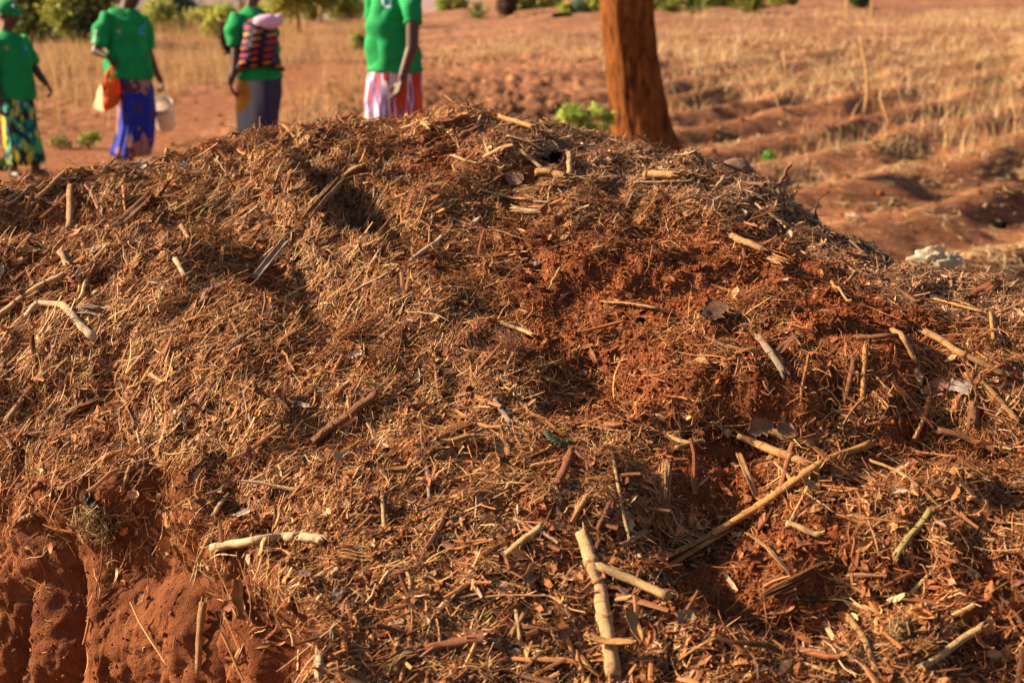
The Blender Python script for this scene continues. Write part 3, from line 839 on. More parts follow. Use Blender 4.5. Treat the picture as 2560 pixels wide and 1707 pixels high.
def g_lump(mb, c, M, r3, seed, rough=0.25, n=28, m=18):
    th = np.linspace(0, 2*np.pi, n, endpoint=False); ph = np.linspace(0.03, np.pi-0.03, m)
    D = np.stack([np.sin(ph)[:, None]*np.cos(th), np.sin(ph)[:, None]*np.sin(th), np.cos(ph)[:, None]*np.ones(n)], -1).reshape(-1, 3)
    k = 1+rough*fbm(D*1.6+seed, 2, seed)+rough*0.35*fbm(D*6+seed, 3, seed+1)
    V = (D*k[:, None]*np.asarray(r3))
    V = np.concatenate([V, V[:n].mean(0)[None], V[-n:].mean(0)[None]])@M.T+c
    q = np.arange(n); q2 = (q+1) % n
    mb.add(V, [grid_faces(m, n, True), np.stack([np.full(n, n*m), q2, q], 1), np.stack([np.full(n, n*m+1), (m-1)*n+q, (m-1)*n+q2], 1)])
SHAPES = {}
_sd = [100]
def item(kind, col, pts, w, label, cat=None, name=None, nodes=(), up=False, **kw):
    _sd[0] += 1; seed = _sd[0]
    mat = cane_mat(col); mb = MB()
    nm = name or {'cane': 'maize_stalk', 'half': 'split_stalk', 'twig': 'twig', 'bundle': 'fibre_bundle', 'strip': 'bark_strip', 'husk': 'dry_husk'}[kind]
    ct = cat or {'cane': 'stalk', 'half': 'split stalk', 'twig': 'twig', 'bundle': 'plant fibre', 'strip': 'bark strip', 'husk': 'husk'}[kind]
    P, r = world_path(pts, w, up=up, n=13 if kind in ('cane', 'bundle', 'twig') else 9)
    o0 = P.mean(0)
    if kind == 'cane': g_cane(mb, P, r, seed, nodes=nodes, **kw)
    elif kind == 'twig':
        Q = wob(P, r*1.1, seed); t = np.linspace(0, 1, len(Q))
        tube(mb, Q, r*(1.05-0.55*t), 7, jit=0.12, seed=seed)
    elif kind == 'half': g_half(mb, P, r, seed)
    elif kind == 'bundle': g_bundle(mb, P, r, seed, **kw)
    elif kind == 'strip': g_strip(mb, wob(P, r*0.1, seed), r, seed, **kw)
    elif kind == 'husk': g_strip(mb, wob(P, r*0.3, seed), r, seed, th=0.05, cup=0.7, taper=0.85, **kw)
    if nodes:
        e = empty(nm, o0, label, ct)
        mb.build('cane', mat, e, origin=o0)
        joints(P, r*(1-0.06), nodes, e, cane_mat('brown' if col != 'white' else 'tan'), o0)
        return e
    o = mb.build(nm, mat, None, origin=o0)
    return tag(o, label, ct)
def leaf(col, x, y, L, W, ang, label, curl=0.35, name='dead_leaf', cat='leaf', tilt=0.25, **kw):
    _sd[0] += 1; h = hit_near(x, y); s = K*((h[0]-CAM)@FWD)/FPX
    n = nrm(h[1]*0.55+np.array([0, -0.6, 0.45])); M = basis(n, R(ang))
    c = h[0]+n*(0.016+0.1*L*s*curl)
    mb = MB(); g_leaf(mb, np.zeros(3), M, L*s, W*s, _sd[0], curl, **kw)
    o = mb.build(name, cane_mat(col), None); o.location = Vector(c.tolist()); return tag(o, label, cat)
def lump(col, x, y, rx, ry, label, name, cat, ang=0, rough=0.25, sink=0.35, mat=None):
    _sd[0] += 1; h = hit_near(x, y); s = K*((h[0]-CAM)@FWD)/FPX
    M = basis(np.array([0, -0.35, 1.0]), R(ang))
    mb = MB(); g_lump(mb, np.zeros(3), M, (rx*s, rx*s*0.8, ry*s*1.05), _sd[0], rough)
    o = mb.build(name, mat or cane_mat(col), None); o.location = Vector((h[0]+np.array([0, 0, ry*s*(1-2*sink)])).tolist()); return tag(o, label, cat)

# upper left flank
item('cane', 'tan', [(155, 403), (58, 533)], 11, 'smooth tan cane leaning down the left flank below the barefoot woman in the cap')
item('cane', 'tan', [(163, 441), (160, 550)], 12, 'straight yellowish cane standing nearly upright beside a dark hollow', taper=0.02)
item('twig', 'grey', [(76, 441), (2, 526)], 8, 'thin grey stick slanting into the dark hollow at the edge of the heap')
item('cane', 'pale', [(150, 650), (46, 712), (-20, 758)], 14, 'pale jointed cane slanting down past the red leaf', nodes=(0.22, 0.6))
item('cane', 'white', [(60, 747), (88, 714), (148, 721), (183, 768), (232, 811)], 13, 'pale crooked stalk bent like an elbow and thicker at its lower end', taper=-0.4)
item('cane', 'pale', [(417, 531), (436, 575)], 9, 'short pale stub of straw in the middle of the left flank')
item('cane', 'white', [(404, 610), (427, 659)], 11, 'short whitish stub with a hollow end below a thinner pale stub', name='maize_stub')
item('half', 'grey', [(661, 564), (577, 668)], 20, 'long grey split stem lying hollow side up on the ridge')
item('bundle', 'tan', [(790, 420), (738, 487), (689, 557)], 21, 'shredded yellow stalk fanning into fibres along the ridge above the grey split stem', n=26)
item('cane', 'tan', [(835, 402), (782, 425)], 13, 'tan stalk end broken off at the top of the shredded yellow stalk')
item('cane', 'pale', [(141, 596), (158, 630)], 13, 'short forked stub above the pale scrap on the left flank')
leaf('paper', 186, 638, 26, 14, 40, 'small whitish leaf scrap touching the short forked stub')
item('husk', 'pale', [(352, 459), (300, 472), (276, 488), (300, 496)], 12, 'pale husk strand folded back on itself')
item('strip', 'brown', [(345, 466), (257, 552)], 20, 'broad dark brown slab of bark under the folded pale husk', cup=0.5)
item('twig', 'grey', [(246, 412), (292, 371)], 8, 'grey twig reaching up to the crest just below the woman in the blue skirt')
item('twig', 'tan', [(169, 400), (225, 387)], 9, 'light brown stick lying flat on the crest near the grey twig')
item('twig', 'grey', [(60, 411), (91, 400)], 8, 'stub of weathered grey twig on the crest below the bare feet')
item('cane', 'tan', [(475, 692), (464, 722)], 13, 'stubby tan wood piece lying across a reddish leaf')
leaf('gold', 650, 700, 38, 16, 52, 'narrow golden leaf on the slope under the ridge')
leaf('red', 717, 691, 40, 30, 30, 'round reddish brown leaf in the shade below the ridge', curl=0.15)
item('twig', 'pale', [(619, 719), (668, 730)], 6, 'short pale straw pointing at the foot of the narrow golden leaf')
item('twig', 'tan', [(633, 742), (686, 733)], 7, 'tan straw crossing just below the short pale straw')
item('bundle', 'grey', [(176, 728), (212, 730), (250, 742)], 24, 'flat mat of grey shredded bark beside the elbow shaped stalk', n=22)
leaf('red', 60, 684, 26, 20, 10, 'small brick red leaf beside the pale jointed cane')
leaf('paper', 330, 381, 28, 14, -20, 'white scrap on the crest beside the blue skirted woman', name='white_scrap', cat='scrap')
leaf('paper', 424, 388, 24, 18, 20, 'white crumpled scrap on the crest between the women in blue and grey skirts', name='white_scrap', cat='scrap', ragged=0.3)
leaf('paper', 8, 628, 18, 26, 0, 'whitish scrap at the very edge of the picture beside bare red soil', name='white_scrap', cat='scrap')
leaf('paper', 821, 821, 36, 18, 15, 'bright white scrap alone in the middle of the straw', name='white_scrap', cat='scrap', ragged=0.25)
item('cane', 'pale', [(39, 796), (-10, 850)], 9, 'thin pale cane entering from the picture edge below the elbow shaped stalk')
item('cane', 'tan', [(102, 875), (58, 925), (8, 992)], 14, 'long dull cane running down the flank at the edge of the heap')
item('cane', 'pale', [(211, 849), (214, 905)], 12, 'upright pale stub with a white broken foot under the elbow shaped stalk')
item('twig', 'brown', [(169, 779), (225, 833)], 9, 'brown stick lying along the underside of the elbow shaped stalk')
item('twig', 'white', [(200, 836), (183, 870)], 5, 'tiny white sliver beside the upright pale stub')
item('cane', 'tan', [(738, 469), (710, 496)], 13, 'short tan piece tucked beside the shredded yellow stalk')
item('cane', 'brown', [(722, 553), (672, 590)], 17, 'brown stalk half hidden under the foot of the shredded yellow stalk')
item('twig', 'gold', [(650, 817), (679, 877)], 6, 'thin golden straw right of the centre of the left flank near the bright white scrap')
item('twig', 'tan', [(306, 916), (352, 891)], 9, 'light brown crooked twig pointing at a paler short stub')
item('cane', 'pale', [(348, 874), (380, 895)], 10, 'short pale stub beside the light brown crooked twig')
leaf('pale', 229, 577, 84, 16, 0, 'long pale husk blade lying level under the dark slab of bark', curl=0.5, name='dry_husk', cat='husk')
leaf('tan', 70, 584, 50, 12, 4, 'slim tan husk blade lying level above the forked stub', curl=0.3, name='dry_husk', cat='husk')
item('twig', 'grey', [(672, 396), (700, 384), (731, 380)], 6, 'curved grey twig near the top of the ridge')
item('twig', 'tan', [(538, 418), (577, 388)], 8, 'plain tan twig near the crest below the grey skirted woman')
item('twig', 'brown', [(350, 545), (390, 480)], 7, 'dark thin twig standing beside the short pale stub')
# crest and upper right
item('cane', 'gold', [(1147, 282), (1234, 311)], 13, 'bright split straw lying along the crest near the top of the heap')
item('half', 'pale', [(1164, 325), (1213, 339), (1259, 364)], 10, 'long pale straw pointing at the round red clod')
item('cane', 'pale', [(1196, 360), (1252, 404)], 9, 'pale straw below the round red clod and left of the flat cane')
item('cane', 'pale', [(1307, 370), (1308, 418)], 11, 'short split straw standing upright beside the flat cane')
item('cane', 'tan', [(1234, 412), (1270, 417), (1305, 424)], 17, 'thick tan cane lying flat beneath the round red clod', nodes=(0.5,))
leaf('pink', 1182, 414, 46, 36, -25, 'smooth oval pinkish brown leaf lying face up above the brown stick', curl=0.08, ragged=0.0)
lump('red', 1268, 369, 21, 17, 'round knobbly clod of red earth near the crest', 'soil_clod', 'clod', rough=0.35, mat=M_SOIL)
item('cane', 'tan', [(1481, 416), (1558, 422)], 19, 'stout pinkish tan cane with a torn end on the upper right crest', nodes=(0.12,))
item('bundle', 'gold', [(1552, 420), (1582, 408)], 12, 'torn yellow fibres poking from the end of the stout pinkish cane', n=10)
item('half', 'grey', [(1460, 431), (1530, 436), (1608, 438)], 11, 'long grey yellow split straw just under the stout pinkish cane')
item('half', 'pale', [(1083, 444), (1130, 460), (1175, 472), (1227, 472)], 11, 'long pale curved straw across the top of the brown stick')
item('cane', 'grey', [(1227, 474), (1263, 477)], 6, 'thin grey straw end past the long pale curved straw')
item('half', 'pale', [(1038, 369), (1069, 386), (1111, 397)], 10, 'pale crumpled straw blade in the shallow hollow near the top')
item('twig', 'brown', [(1164, 409), (1090, 453), (1009, 502)], 6, 'long straight brown stick ending at the oval pinkish leaf')
item('cane', 'red', [(1268, 522), (1290, 512), (1322, 496)], 19, 'rusty ridged neck like a broken bottle top half buried in straw', name='bottle_neck', cat='bottle neck', nodes=(0.6, 0.72, 0.84, 0.95), taper=0.3)
leaf('red', 1255, 498, 28, 22, 60, 'curled rusty leaf just above the ridged bottle neck', curl=0.6)
item('bundle', 'white', [(1164, 490), (1210, 500), (1263, 500)], 14, 'wisp of whitish fibres left of the ridged bottle neck', n=14)
item('cane', 'white', [(1016, 557), (985, 585), (939, 620)], 10, 'clean pale straw slanting on the slope below the shallow hollow')
item('twig', 'pale', [(1291, 631), (1252, 685)], 6, 'thin pale straw alone on the bare soil swell')
item('twig', 'brown', [(957, 488), (900, 520), (855, 566)], 8, 'bowed brown twig on the slope right of the dark hollow')
item('bundle', 'tan', [(890, 472), (872, 505), (855, 532)], 18, 'short sheaf of tan fibres beside the bowed brown twig', n=14)
item('husk', 'gold', [(1514, 588), (1522, 575), (1540, 573), (1554, 582)], 11, 'small arched husk like a handle on the bare soil')
item('strip', 'tan', [(1382, 708), (1450, 716), (1526, 734)], 15, 'flat strip of pale bark lying level on the bare soil swell', cup=0.1)
item('strip', 'red', [(999, 293), (1034, 299), (1060, 293), (1085, 287)], 15, 'curled brown seed pod on the crest', name='seed_pod', cat='seed pod', cup=0.9, twist=0.8)
item('cane', 'pale', [(971, 296), (989, 311)], 15, 'open hollow end of a pale stalk beside the curled seed pod')
item('cane', 'brown', [(1055, 332), (1101, 307)], 14, 'dark brown cane under the curled seed pod')
item('twig', 'brown', [(1505, 578), (1490, 612), (1488, 646)], 5, 'thin bent twig hanging below the small arched husk')
item('cane', 'pale', [(1150, 755), (1192, 772), (1230, 792)], 9, 'thin pale cane near the middle of the heap pointing down to the right')
item('cane', 'pale', [(1150, 788), (1192, 806)], 8, 'shorter pale cane parallel to and below the thin pale cane')
leaf('paper', 918, 680, 9, 24, -25, 'narrow white flake on the slope below the clean pale straw', name='white_scrap', cat='scrap')
lump('stone', 1234, 611, 11, 9, 'small brown pebble on the bare soil swell', 'pebble', 'pebble')
lump('red', 1470, 743, 12, 12, 'small round clod just below the flat strip of pale bark', 'soil_clod', 'clod', mat=M_SOIL)
lump('pale', 1039, 746, 8, 8, 'tiny round snail shell among the fibres', 'snail_shell', 'shell', rough=0.1)
item('twig', 'tan', [(992, 504), (985, 545), (981, 585)], 5, 'thin twig standing on the slope above the clean pale straw')
lump('stone', 1690, 389, 37, 24, 'smooth dark brown stone sitting on the skyline of the heap', 'stone', 'stone', rough=0.12, sink=0.28)
lump('stone', 1585, 362, 11, 13, 'small upright grey stone on the crest left of the smooth dark stone', 'stone', 'stone', rough=0.2)
item('twig', 'brown', [(1777, 424), (1824, 368)], 10, 'thick brown twig sticking up above the skyline right of the dark stone', up=True)
item('twig', 'grey', [(1810, 481), (1855, 502), (1898, 525)], 10, 'dark grey stick lying down the far right slope')
item('cane', 'grey', [(1985, 574), (2045, 582)], 8, 'smooth grey white stick near the skyline beside the plastic bag', nodes=(0.05,))
leaf('green', 1957, 563, 30, 10, -60, 'small greenish white leaf near the smooth grey white stick')
item('cane', 'pale', [(1764, 500), (1813, 534)], 7, 'thin pale straw above the tan cane on the right shoulder')
item('twig', 'dark', [(1975, 548), (2010, 545), (2040, 555), (2056, 574)], 4, 'thin dark wire like twig arching over the skyline')
item('twig', 'dark', [(1870, 486), (1878, 462), (1898, 448)], 4, 'thin dark twig curling up from the right skyline', up=True)
item('cane', 'gold', [(1808, 452), (1832, 433)], 6, 'short golden straw poking over the right skyline', up=True)
item('twig', 'tan', [(1120, 262), (1126, 238)], 4, 'short straw standing on the top of the heap', up=True)
item('twig', 'brown', [(590, 300), (598, 286), (600, 262)], 5, 'forked rootlet standing up on the crest in front of the grey skirted woman', up=True)
item('twig', 'tan', [(590, 302), (580, 283)], 5, 'short thick rootlet beside the forked rootlet on the crest', up=True)
item('cane', 'gold', [(378, 358), (386, 340)], 10, 'small orange stub standing on the crest in front of the blue skirt', up=True)
item('twig', 'grey', [(320, 372), (355, 352), (392, 340)], 7, 'pale bent root lying along the crest to the small orange stub')
# right shoulder and right edge
item('cane', 'tan', [(1680, 556), (1722, 579), (1764, 604)], 16, 'tan cane running down the right shoulder with a shredded lower end', nodes=(0.9,))
item('bundle', 'tan', [(1764, 602), (1806, 634)], 18, 'shredded papery end continuing the tan cane on the right shoulder', n=12)
leaf('dark', 1640, 728, 66, 56, 55, 'wide dark plate of bark leaning on the bare soil', curl=0.12, thick=0.004, lens=0.5, name='bark_plate', cat='bark')
item('cane', 'grey', [(1743, 790), (1771, 836), (1806, 885)], 16, 'grey weathered stick with a pale rubbed tip pointing down')
item('strip', 'brown', [(1775, 843), (1805, 812), (1842, 787)], 18, 'dark folded bark crossing behind the grey weathered stick', cup=0.6)
item('twig', 'tan', [(1905, 660), (1932, 690), (1954, 716)], 7, 'forked tan twig on the bare soil of the right shoulder')
item('cane', 'brown', [(1965, 794), (2040, 796), (2105, 794)], 12, 'level brown stick along the lip of the dark ledge')
item('cane', 'tan', [(2049, 772), (2072, 800), (2102, 850)], 13, 'cracked tan stalk hanging over the lip of the dark ledge')
item('cane', 'tan', [(2120, 778), (2160, 800), (2193, 825), (2260, 858), (2330, 892)], 15, 'long stout cane slanting down at the right edge of the heap', nodes=(0.32, 0.62))
item('cane', 'gold', [(1986, 812), (1983, 880), (1979, 948)], 11, 'upright golden cane catching the sun on the ledge face')
item('cane', 'brown', [(1961, 843), (1950, 895), (1938, 950)], 12, 'brown cane leaning beside the upright golden cane')
item('cane', 'gold', [(2274, 734), (2279, 815)], 8, 'thin golden cane standing upright above the long stout cane')
leaf('whitestone', 2204, 894, 50, 34, -20, 'flat whitish stone flake in the dark ledge', curl=0.05, thick=0.008, lens=0.3, name='stone_flake', cat='stone')
leaf('pink', 2150, 890, 56, 28, 8, 'broad reddish leaf beside the flat whitish stone flake', curl=0.3)
item('cane', 'brown', [(2235, 948), (2232, 1000)], 25, 'short fat log end standing under the ledge', name='wood_stub', cat='wood')
item('twig', 'tan', [(1750, 892), (1778, 934)], 6, 'thin tan splinter below the grey weathered stick')
leaf('pink', 1743, 985, 62, 46, 20, 'large reddish brown leaf above the crossed canes', curl=0.3)
leaf('pink', 1803, 997, 50, 34, -30, 'second reddish leaf leaning beside the large reddish brown leaf', curl=0.45)
item('cane', 'tan', [(1757, 1015), (1815, 1030), (1873, 1045)], 22, 'thick grooved cane lying level at the top of the crossed pile')
item('cane', 'tan', [(1694, 1018), (1740, 1040), (1800, 1068), (1877, 1104)], 20, 'thick jointed cane running into the longest cane of the heap', nodes=(0.45, 0.8))
item('strip', 'tan', [(1824, 1015), (1788, 1050), (1756, 1087)], 13, 'flat stick propped across the thick jointed cane', cup=0.1, th=0.4)
item('cane', 'tan', [(1553, 1046), (1615, 1026)], 11, 'short clean tan cane left of the crossed pile')
item('cane', 'brown', [(2151, 1008), (2225, 1030), (2299, 1056)], 15, 'dark cane lying under the fat log end')
item('half', 'gold', [(2140, 699), (2200, 718), (2267, 736)], 10, 'long thin split cane above the flat whitish stone flake')
item('husk', 'red', [(2215, 712), (2262, 690), (2309, 668)], 26, 'wide brown husk sheath on the right skyline')
item('twig', 'tan', [(2218, 871), (2249, 924), (2280, 975)], 8, 'bent thin cane hanging right of the stone flake')
item('cane', 'tan', [(2242, 885), (2290, 935), (2344, 1000)], 12, 'long cane slanting out of the right edge of the picture', nodes=(0.5,))
# lower right
item('cane', 'gold', [(2000, 1036), (1940, 1070), (1877, 1108), (1790, 1158), (1701, 1207), (1600, 1264)], 17, 'longest cane of all crossing the lower right diagonally', nodes=(0.36,), taper=0.1)
item('half', 'gold', [(1690, 1212), (1600, 1262), (1510, 1308)], 14, 'upper prong of the split end of the longest cane')
item('half', 'gold', [(1690, 1224), (1600, 1278), (1515, 1332)], 13, 'lower prong of the split end of the longest cane')
item('bundle', 'tan', [(1900, 1100), (1940, 1075), (1965, 1055)], 20, 'splintered pale fibres at the upper joint of the longest cane', n=12)
item('cane', 'pale', [(1806, 1228), (1845, 1243), (1886, 1254)], 14, 'short knuckled pale stalk in the middle of the lower right', nodes=(0.08,))
item('half', 'brown', [(1830, 1272), (1870, 1266)], 22, 'ribbed brown wood chip under the short knuckled pale stalk')
item('cane', 'green', [(2135, 1193), (2092, 1250), (2046, 1314)], 15, 'yellow green cane standing out of the blurred right corner')
item('strip', 'tan', [(1711, 1253), (1770, 1300), (1835, 1353)], 10, 'straight flat splinter slanting under the short knuckled stalk', cup=0.0, th=0.3)
item('bundle', 'brown', [(1891, 1326), (1810, 1368), (1715, 1413)], 24, 'heavy brown sheaf of bark fibres pointing at the grey torn leaf', n=20, fray=0.1)
item('husk', 'dark', [(1808, 1400), (1830, 1412), (1860, 1404), (1888, 1396)], 20, 'dark curled husk below the brown sheaf of bark fibres')
item('cane', 'tan', [(1915, 1344), (1965, 1368), (2017, 1392)], 11, 'tan cane lying right of the dark curled husk')
item('strip', 'tan', [(1694, 1059), (1712, 1110), (1740, 1170)], 13, 'flat weathered stick under the left side of the thick jointed cane', cup=0.3)
item('bundle', 'tan', [(1528, 1078), (1522, 1150), (1512, 1222)], 26, 'stout shredded piece of wood standing upright like a torn tooth', n=22, fray=0.05)
leaf('grey', 1571, 1432, 52, 42, 50, 'pale grey torn leaf with a hole at the tip of the branching cane', curl=0.25, ragged=0.2, hole=(7, 5))
item('half', 'tan', [(1560, 1536), (1640, 1505), (1722, 1474)], 13, 'hollow stem running up from the bottom edge right of the main jointed cane')
item('cane', 'tan', [(1947, 1435), (1985, 1500), (2017, 1575)], 14, 'blurred cane leaning at the bottom edge in the right corner')
item('cane', 'pale', [(2256, 1457), (2180, 1510), (2105, 1568)], 18, 'blurred pale cane crossing the bottom right corner')
item('bundle', 'pale', [(2050, 1490), (2075, 1440)], 34, 'frayed pale tuft of fibres in the blurred corner', n=70, fr=(0.04, 0.1), wv=0.5)
item('bundle', 'gold', [(2100, 1520), (2150, 1500)], 34, 'frayed yellow tuft of fibres below the pale tuft', n=70, fr=(0.04, 0.1), wv=0.5)
item('twig', 'tan', [(1989, 1066), (2060, 1105), (2123, 1158), (2176, 1193)], 6, 'thin crooked stem winding down from the end of the longest cane')
item('twig', 'pale', [(2028, 1207), (1990, 1240), (1979, 1280), (1982, 1326)], 5, 'fine looping rootlet left of the yellow green cane')
item('twig', 'dark', [(1806, 1224), (1850, 1185), (1891, 1151)], 5, 'dark slender twig rising from the short knuckled pale stalk')
leaf('pink', 1985, 1085, 60, 44, 20, 'crumpled pinkish leaf under the far end of the longest cane', curl=0.6)
leaf('paper', 2065, 1142, 40, 12, 0, 'small bluish white scrap among the crooked stem', name='white_scrap', cat='scrap')
leaf('tan', 2128, 905, 60, 22, 10, 'toothed tan leaf under the lip of the ledge', curl=0.3, ragged=0.25)
# lower middle
def main_cane():
    pts = [(1336, 1246), (1350, 1290), (1361, 1323), (1373, 1365), (1385, 1414), (1398, 1490), (1411, 1600)]
    P, r = world_path(pts, 27, n=26); o0 = P.mean(0)
    e = empty('maize_stalk', o0, 'big pale jointed cane running down to the bottom edge with a side branch', 'stalk')
    mb = MB(); g_cane(mb, P, r, 901, taper=-0.05, nodes=(0.28, 0.5, 0.76)); mb.build('cane', cane_mat('pale'), e, origin=o0)
    joints(P, r, (0.28, 0.32, 0.5, 0.76), e, cane_mat('tan'), o0)
    P2, r2 = world_path([(1368, 1323), (1450, 1360), (1558, 1408)], 21); P2 = P2+np.array([0, -0.004, 0.006]); P2[0] = P[int(0.32*len(P))]
    mb = MB(); g_cane(mb, P2, r2, 902, taper=0.0); b = mb.build('branch', cane_mat('pale'), e, origin=o0)
    for nd, nm in ((0.97, 'joint'),): joints(P2, r2, (nd,), b, cane_mat('brown'), o0)
    for pts, w in (([(1338, 1506), (1385, 1522), (1435, 1524), (1468, 1520)], 26), ([(1468, 1522), (1450, 1475), (1426, 1424)], 24)):
        P3, r3 = world_path(pts, w); P3 = P3+np.array([0, -0.012, 0.02])
        mb = MB(); g_strip(mb, P3, r3, 903, th=0.05, cup=0.6, taper=0.85); mb.build('husk', cane_mat('gold'), e, origin=o0)
main_cane()
item('cane', 'pale', [(1245, 1228), (1200, 1262), (1153, 1298)], 16, 'short clean cut cane lying diagonally left of the big jointed cane', taper=0.0)
item('cane', 'red', [(1312, 1056), (1295, 1098), (1276, 1140)], 18, 'reddish brown cane pointing down from the knot of green rope')
item('half', 'gold', [(1269, 1045), (1220, 1065), (1166, 1088)], 20, 'split cane with a pale hollow groove joined to the green rope')
item('cane', 'pale', [(1405, 1059), (1416, 1120), (1428, 1186), (1449, 1270)], 7, 'long thin whitish cane standing above the big jointed cane')
item('cane', 'grey', [(981, 1077), (984, 1120), (988, 1168)], 9, 'thin greenish grey cane dropping from a darker branching stem')
item('twig', 'brown', [(1009, 1024), (980, 1060), (950, 1100), (918, 1147)], 9, 'long brown branching stem slanting down near the middle')
item('cane', 'red', [(1122, 1490), (1040, 1500), (946, 1525)], 26, 'thick reddish cane lying near the bottom edge with a frayed left end')
item('bundle', 'tan', [(960, 1522), (920, 1530), (880, 1562)], 30, 'frayed fibres spreading from the left end of the thick reddish cane', n=22, fray=0.6)
item('cane', 'grey', [(1219, 1345), (1221, 1374)], 17, 'tiny grey white peg standing upright in the chaff', name='wood_stub', cat='wood')
leaf('grey', 1185, 1508, 36, 24, 20, 'small grey leaf at the foot of two crossing sticks near the bottom', curl=0.3)
item('cane', 'pale', [(879, 1154), (884, 1235)], 9, 'knobbly pale stick standing upright left of the middle')
item('cane', 'tan', [(805, 1203), (876, 1200)], 9, 'level tan stick meeting the knobbly pale stick')
item('bundle', 'gold', [(781, 1293), (830, 1298), (876, 1299)], 20, 'golden split bundle right below the whitish jointed cane', n=12, fray=0.1)
item('cane', 'pale', [(886, 1316), (930, 1318), (943, 1345), (946, 1402)], 8, 'thin stalk bent at a right angle near the bottom middle')
item('half', 'tan', [(1044, 1388), (1146, 1372)], 9, 'tan splinter lying level above the thick reddish cane')
item('cane', 'pale', [(1185, 1414), (1196, 1497)], 9, 'pale upright splinter crossing a browner stick near the bottom')
item('cane', 'tan', [(1212, 1414), (1171, 1487)], 11, 'browner stick crossing the pale upright splinter')
leaf('paper', 796, 1056, 74, 26, 22, 'large wrinkled cream coloured leaf below the big brown cane', curl=0.3)
item('cane', 'tan', [(1298, 1411), (1322, 1448)], 13, 'short curved stub left of the big jointed cane')
item('cane', 'tan', [(1347, 1158), (1319, 1207)], 13, 'stubby cane just above the top of the big jointed cane')
item('cane', 'brown', [(1403, 1172), (1368, 1238)], 11, 'brown stub left of the long thin whitish cane')
item('husk', 'pale', [(995, 1214), (1035, 1216), (1069, 1198)], 14, 'curved pale husk like a little boat')
item('cane', 'tan', [(1270, 1120), (1290, 1170)], 10, 'blunt tan stub below the reddish brown cane')
item('husk', 'tan', [(1145, 1030), (1152, 1060), (1148, 1095)], 26, 'upright torn husk left of the split cane with the groove')
leaf('gold', 1050, 1470, 34, 26, 30, 'small orange torn leaf above the thick reddish cane', ragged=0.3)
item('twig', 'brown', [(1470, 1320), (1455, 1370), (1430, 1415)], 8, 'dark bent twig lying over the branch of the big jointed cane')
def rope():
    P, r = world_path([(1255, 1022), (1262, 1036), (1278, 1046), (1296, 1050), (1310, 1040)], 11, n=24)
    P = P+np.array([0, -0.012, 0.014]); o0 = P.mean(0); mb = MB()
    T, B, N = frames(P); t = np.linspace(0, 20, len(P))
    for k in range(3):
        a = t+k*2.094; tube(mb, P+r*0.55*(np.cos(a)[:, None]*B+np.sin(a)[:, None]*N), r*0.6, 6)
    m = plain_mat('green_twine', (0.05, 0.075, 0.045), nscale=60)
    tag(mb.build('twine', m, None, origin=o0), 'short twisted piece of dull green twine', 'twine')
rope()
item('bundle', 'pale', [(200, 1212), (235, 1262), (262, 1330)], 60, 'loose tangle of pale straw hanging over the rim of the clay bank', n=110, fray=0.7, fr=(0.02, 0.05), wv=0.7)
item('bundle', 'tan', [(290, 1222), (265, 1290), (250, 1352)], 34, 'darker fibres dangling inside the notch of the clay bank', n=60, fray=0.6, fr=(0.03, 0.07), wv=0.6)
item('bundle', 'pale', [(500, 1250), (470, 1330), (452, 1420)], 22, 'bleached fibres trailing down the bank from the whitish jointed cane', n=14, fray=0.3)
item('husk', 'gold', [(548, 1360), (545, 1400), (560, 1440)], 26, 'golden husk curl at the top of the clay bank beside the dangling stem')
item('bundle', 'brown', [(130, 985), (190, 955), (262, 925)], 22, 'dark stringy bundle shaded under a small ledge on the left flank', n=20, fray=0.2)
item('bundle', 'red', [(1150, 800), (1185, 830), (1160, 880)], 44, 'tangle of purplish rootlets near the middle of the heap', n=80, fray=0.9, fr=(0.02, 0.045), wv=0.8)
# middle
item('cane', 'brown', [(867, 936), (815, 970), (760, 1005), (708, 1041)], 23, 'big brown cane half sunk in its own dark hollow', nodes=(0.3, 0.68))
item('half', 'gold', [(923, 911), (970, 937), (1018, 967)], 13, 'golden split cane above the flat grey wooden slat')
item('half', 'gold', [(1025, 943), (1081, 981)], 10, 'second golden split cane following on from the first')
item('cane', 'grey', [(1137, 932), (1155, 963), (1176, 997)], 12, 'smooth whitish grey peg slanting right of the golden split canes')
item('strip', 'brown', [(951, 950), (925, 990), (898, 1036)], 17, 'flat grey brown wooden slat leaning below the golden cane', cup=0.0, th=0.2, taper=0.0)
item('cane', 'white', [(487, 1282), (540, 1272), (592, 1263), (650, 1255), (694, 1250)], 19, 'whitish jointed cane bent near its right end on the rim of the clay bank', nodes=(0.08, 0.52), taper=-0.25)
item('cane', 'white', [(696, 1252), (722, 1262), (748, 1272)], 21, 'blunt end piece broken from the whitish jointed cane', taper=0.0)
item('bundle', 'brown', [(578, 1300), (612, 1294), (649, 1284)], 20, 'dark ribbed wood chip under the whitish jointed cane', n=12, fray=0.05)
item('cane', 'pale', [(522, 1157), (490, 1211)], 10, 'sharp pale splinter standing above the whitish jointed cane')
item('half', 'grey', [(818, 904), (808, 930), (796, 962)], 10, 'grey split straw above the big brown cane')
leaf('paper', 962, 876, 14, 30, 0, 'small white chip standing upright left of the golden canes', name='white_scrap', cat='scrap', thick=0.003)
leaf('paper', 701, 936, 32, 12, -15, 'shiny bluish white scrap in the middle of the left flank', name='white_scrap', cat='scrap')
leaf('gold', 392, 1259, 32, 44, 15, 'curled tan leaf hanging at the rim of the clay bank', curl=0.6)
leaf('paper', 431, 973, 12, 34, 10, 'slim white petal like flake high on the left flank', name='white_scrap', cat='scrap')
lump('tan', 923, 1069, 13, 16, 'woody round seed husk among dry leaves', 'seed_husk', 'seed', ang=40, rough=0.12)
